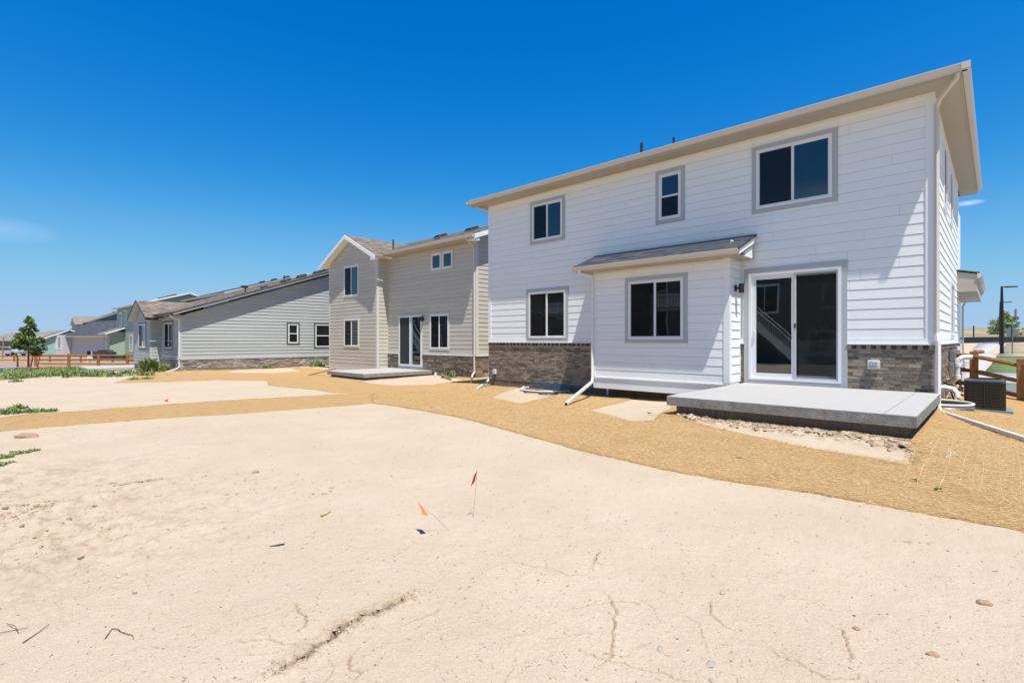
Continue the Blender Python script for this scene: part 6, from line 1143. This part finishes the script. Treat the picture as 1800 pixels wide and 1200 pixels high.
mb = MB(); zz = gd(-3.95, 1.57); mb.hexa([(-3.975, 1.53, zz + .002), (-3.92, 1.62, zz + .002), (-3.935, 1.625, zz + .002), (-3.975, 1.54, zz + .002)], [(-3.975, 1.53, zz + .007), (-3.92, 1.62, zz + .014), (-3.935, 1.625, zz + .014), (-3.975, 1.54, zz + .007)]); recenter(mb.build('plastic_shard', mat('dark plastic shard', (.05, .05, .055), .5), label='dark sliver of plastic on the soil left of centre', category='shard'))
def rock(x, y, s, label, m, sd, sq=(1.3, 1, .6), lift=.1):
    rd = random.Random(sd); bm = bmesh.new(); bmesh.ops.create_icosphere(bm, subdivisions=2, radius=s)
    for v in bm.verts: k = 1 + rd.uniform(-.22, .22); v.co = Vector((v.co.x * sq[0] * k, v.co.y * sq[1] * k, v.co.z * sq[2] * k))
    me = bpy.data.meshes.new('rock'); bm.to_mesh(me); bm.free(); me.materials.append(m); o = bpy.data.objects.new('rock', me); COL.objects.link(o); o.location = (x, y, gd(x, y) + s * lift); o.rotation_euler = (0, 0, rd.uniform(0, 6)); props(o, label=label, category='rock'); return o
RK = mat('grey stone', (.22, .185, .15), .9, (.15, .12, .095), 20, 1, .5, 40); RB = mat('reddish brown clod', (.36, .23, .15), .95, (.25, .15, .09), 20, 1, .6, 40); RC = mat('crumb of pale concrete', (.36, .32, .265), .9, (.25, .22, .18), 20, 1, .6, 40)
rock(-12.17, .61, .11, 'brown dirt clod near the left edge below the straw strip', RB, 1, (1.9, 1, .55)); rock(-6.39, 2.3, .035, 'small dark brown stone left of centre', RB, 2); rock(-.23, 3.27, .022, 'brown pebble near the right edge, lower one', RB, 3); rock(-.05, 4.1, .03, 'reddish brown clod at the right edge', RB, 4)
rock(-.55, 3.28, .016, 'small brown stone right of centre on a crack', RB, 5); rock(-1.22, 3.17, .02, 'grey crumb of concrete between cracks', RC, 6, (1.8, .8, .4)); rock(-.99, 2.42, .021, 'pale concrete crumb by the lower right crack', RC, 7, (1.6, 1, .3)); rock(-1.22, 2.36, .016, 'pale crumb left of the lower right crack', RC, 8, (2, 1, .3)); rock(-.94, 2.31, .014, 'pale crumb at the bottom right', RC, 9, (1.3, 1, .4))
rock(-5.11, .84, .014, 'small grey stone on the left soil, upper', RK, 10); rock(-4.79, .53, .018, 'small grey stone on the left soil, lower', RK, 11); rock(-3.86, .68, .013, 'dark grey chip low on the left soil', RK, 12); rock(-6.65, .32, .03, 'pale grey stone at the left edge', RC, 13, (1.2, 1, .4)); rock(-10.3, .2, .07, 'white scrap lying in the low weed mat', VINYL, 14, (1.6, .5, .25)); rock(-10.05, .12, .05, 'smaller white scrap in the low weed mat', VINYL, 15, (1.6, .5, .25)); rock(-12.85, 12.15, .16, 'grey green splash stone at the white house far corner', mat('grey green stone', (.16, .18, .16), .9), 16, (1.3, 1, .8))
mb = MB(); zz = g(-18.6, 14.7); mb.tube([(-18.6, 14.8, zz + .12), (-16.9, 14.0, zz + .05)], .05, 4); recenter(mb.build('timber', PLY, label='reddish timber lying by the greige house stone base', category='timber'))
mb = MB(); mb.tube([(-18.85, 14.7, zz + .05), (-18.85, 14.7, zz + .22)], [.06, .05], 10); recenter(mb.build('paper_cup', VINYL, label='white paper cup by the greige house stone base', category='cup'))
mb = MB(); mb.tube([(-24.6, 11.3, g(-24.6, 11.3) + .02), (-23.55, 12.2, -1.42)], .045, 4); recenter(mb.build('timber', PLY, label='brown board leaning on the patio edge of the greige house', category='timber'))
mb = MB(); mb.tube([(-4.75, 8.7, gd(-4.75, 8.7) + .02), (-4.55, 8.75, -1.42), (-4.4, 8.72, -1.34)], .012, 5); recenter(mb.build('cable_end', BLK, label='dark cable end poking out beside the patio footing', category='cable'))
# scattered chips of straw and twigs over the bare soil
rdn = np.random.default_rng(77); n = 1600; a = np.radians(rdn.uniform(-48, 48, n)); r = 1.6 * (15 / 1.6) ** rdn.random(n); x = r * (np.cos(a) * -SA + np.sin(a) * CA); y = r * (np.cos(a) * CA + np.sin(a) * SA); k = ~inpoly(x, y, MAIN); x, y, r = x[k], y[k], r[k]; n = len(x); L = rdn.uniform(.006, .028, n) * (.7 + r * .08); w_ = rdn.uniform(.0008, .002, n) * (.7 + r * .1); t = rdn.uniform(0, 6.28, n); z = gs(x, y) + .004
v = np.stack([np.stack([x - np.cos(t) * L, y - np.sin(t) * L, z], 1), np.stack([x - np.sin(t) * w_, y + np.cos(t) * w_, z + .003], 1), np.stack([x + np.cos(t) * L, y + np.sin(t) * L, z + .002], 1), np.stack([x + np.sin(t) * w_, y - np.cos(t) * w_, z + .001], 1)], 1).reshape(-1, 3)
np_mesh('straw_chips', v, np.arange(n * 4).reshape(-1, 4), CHAF, kind='stuff')
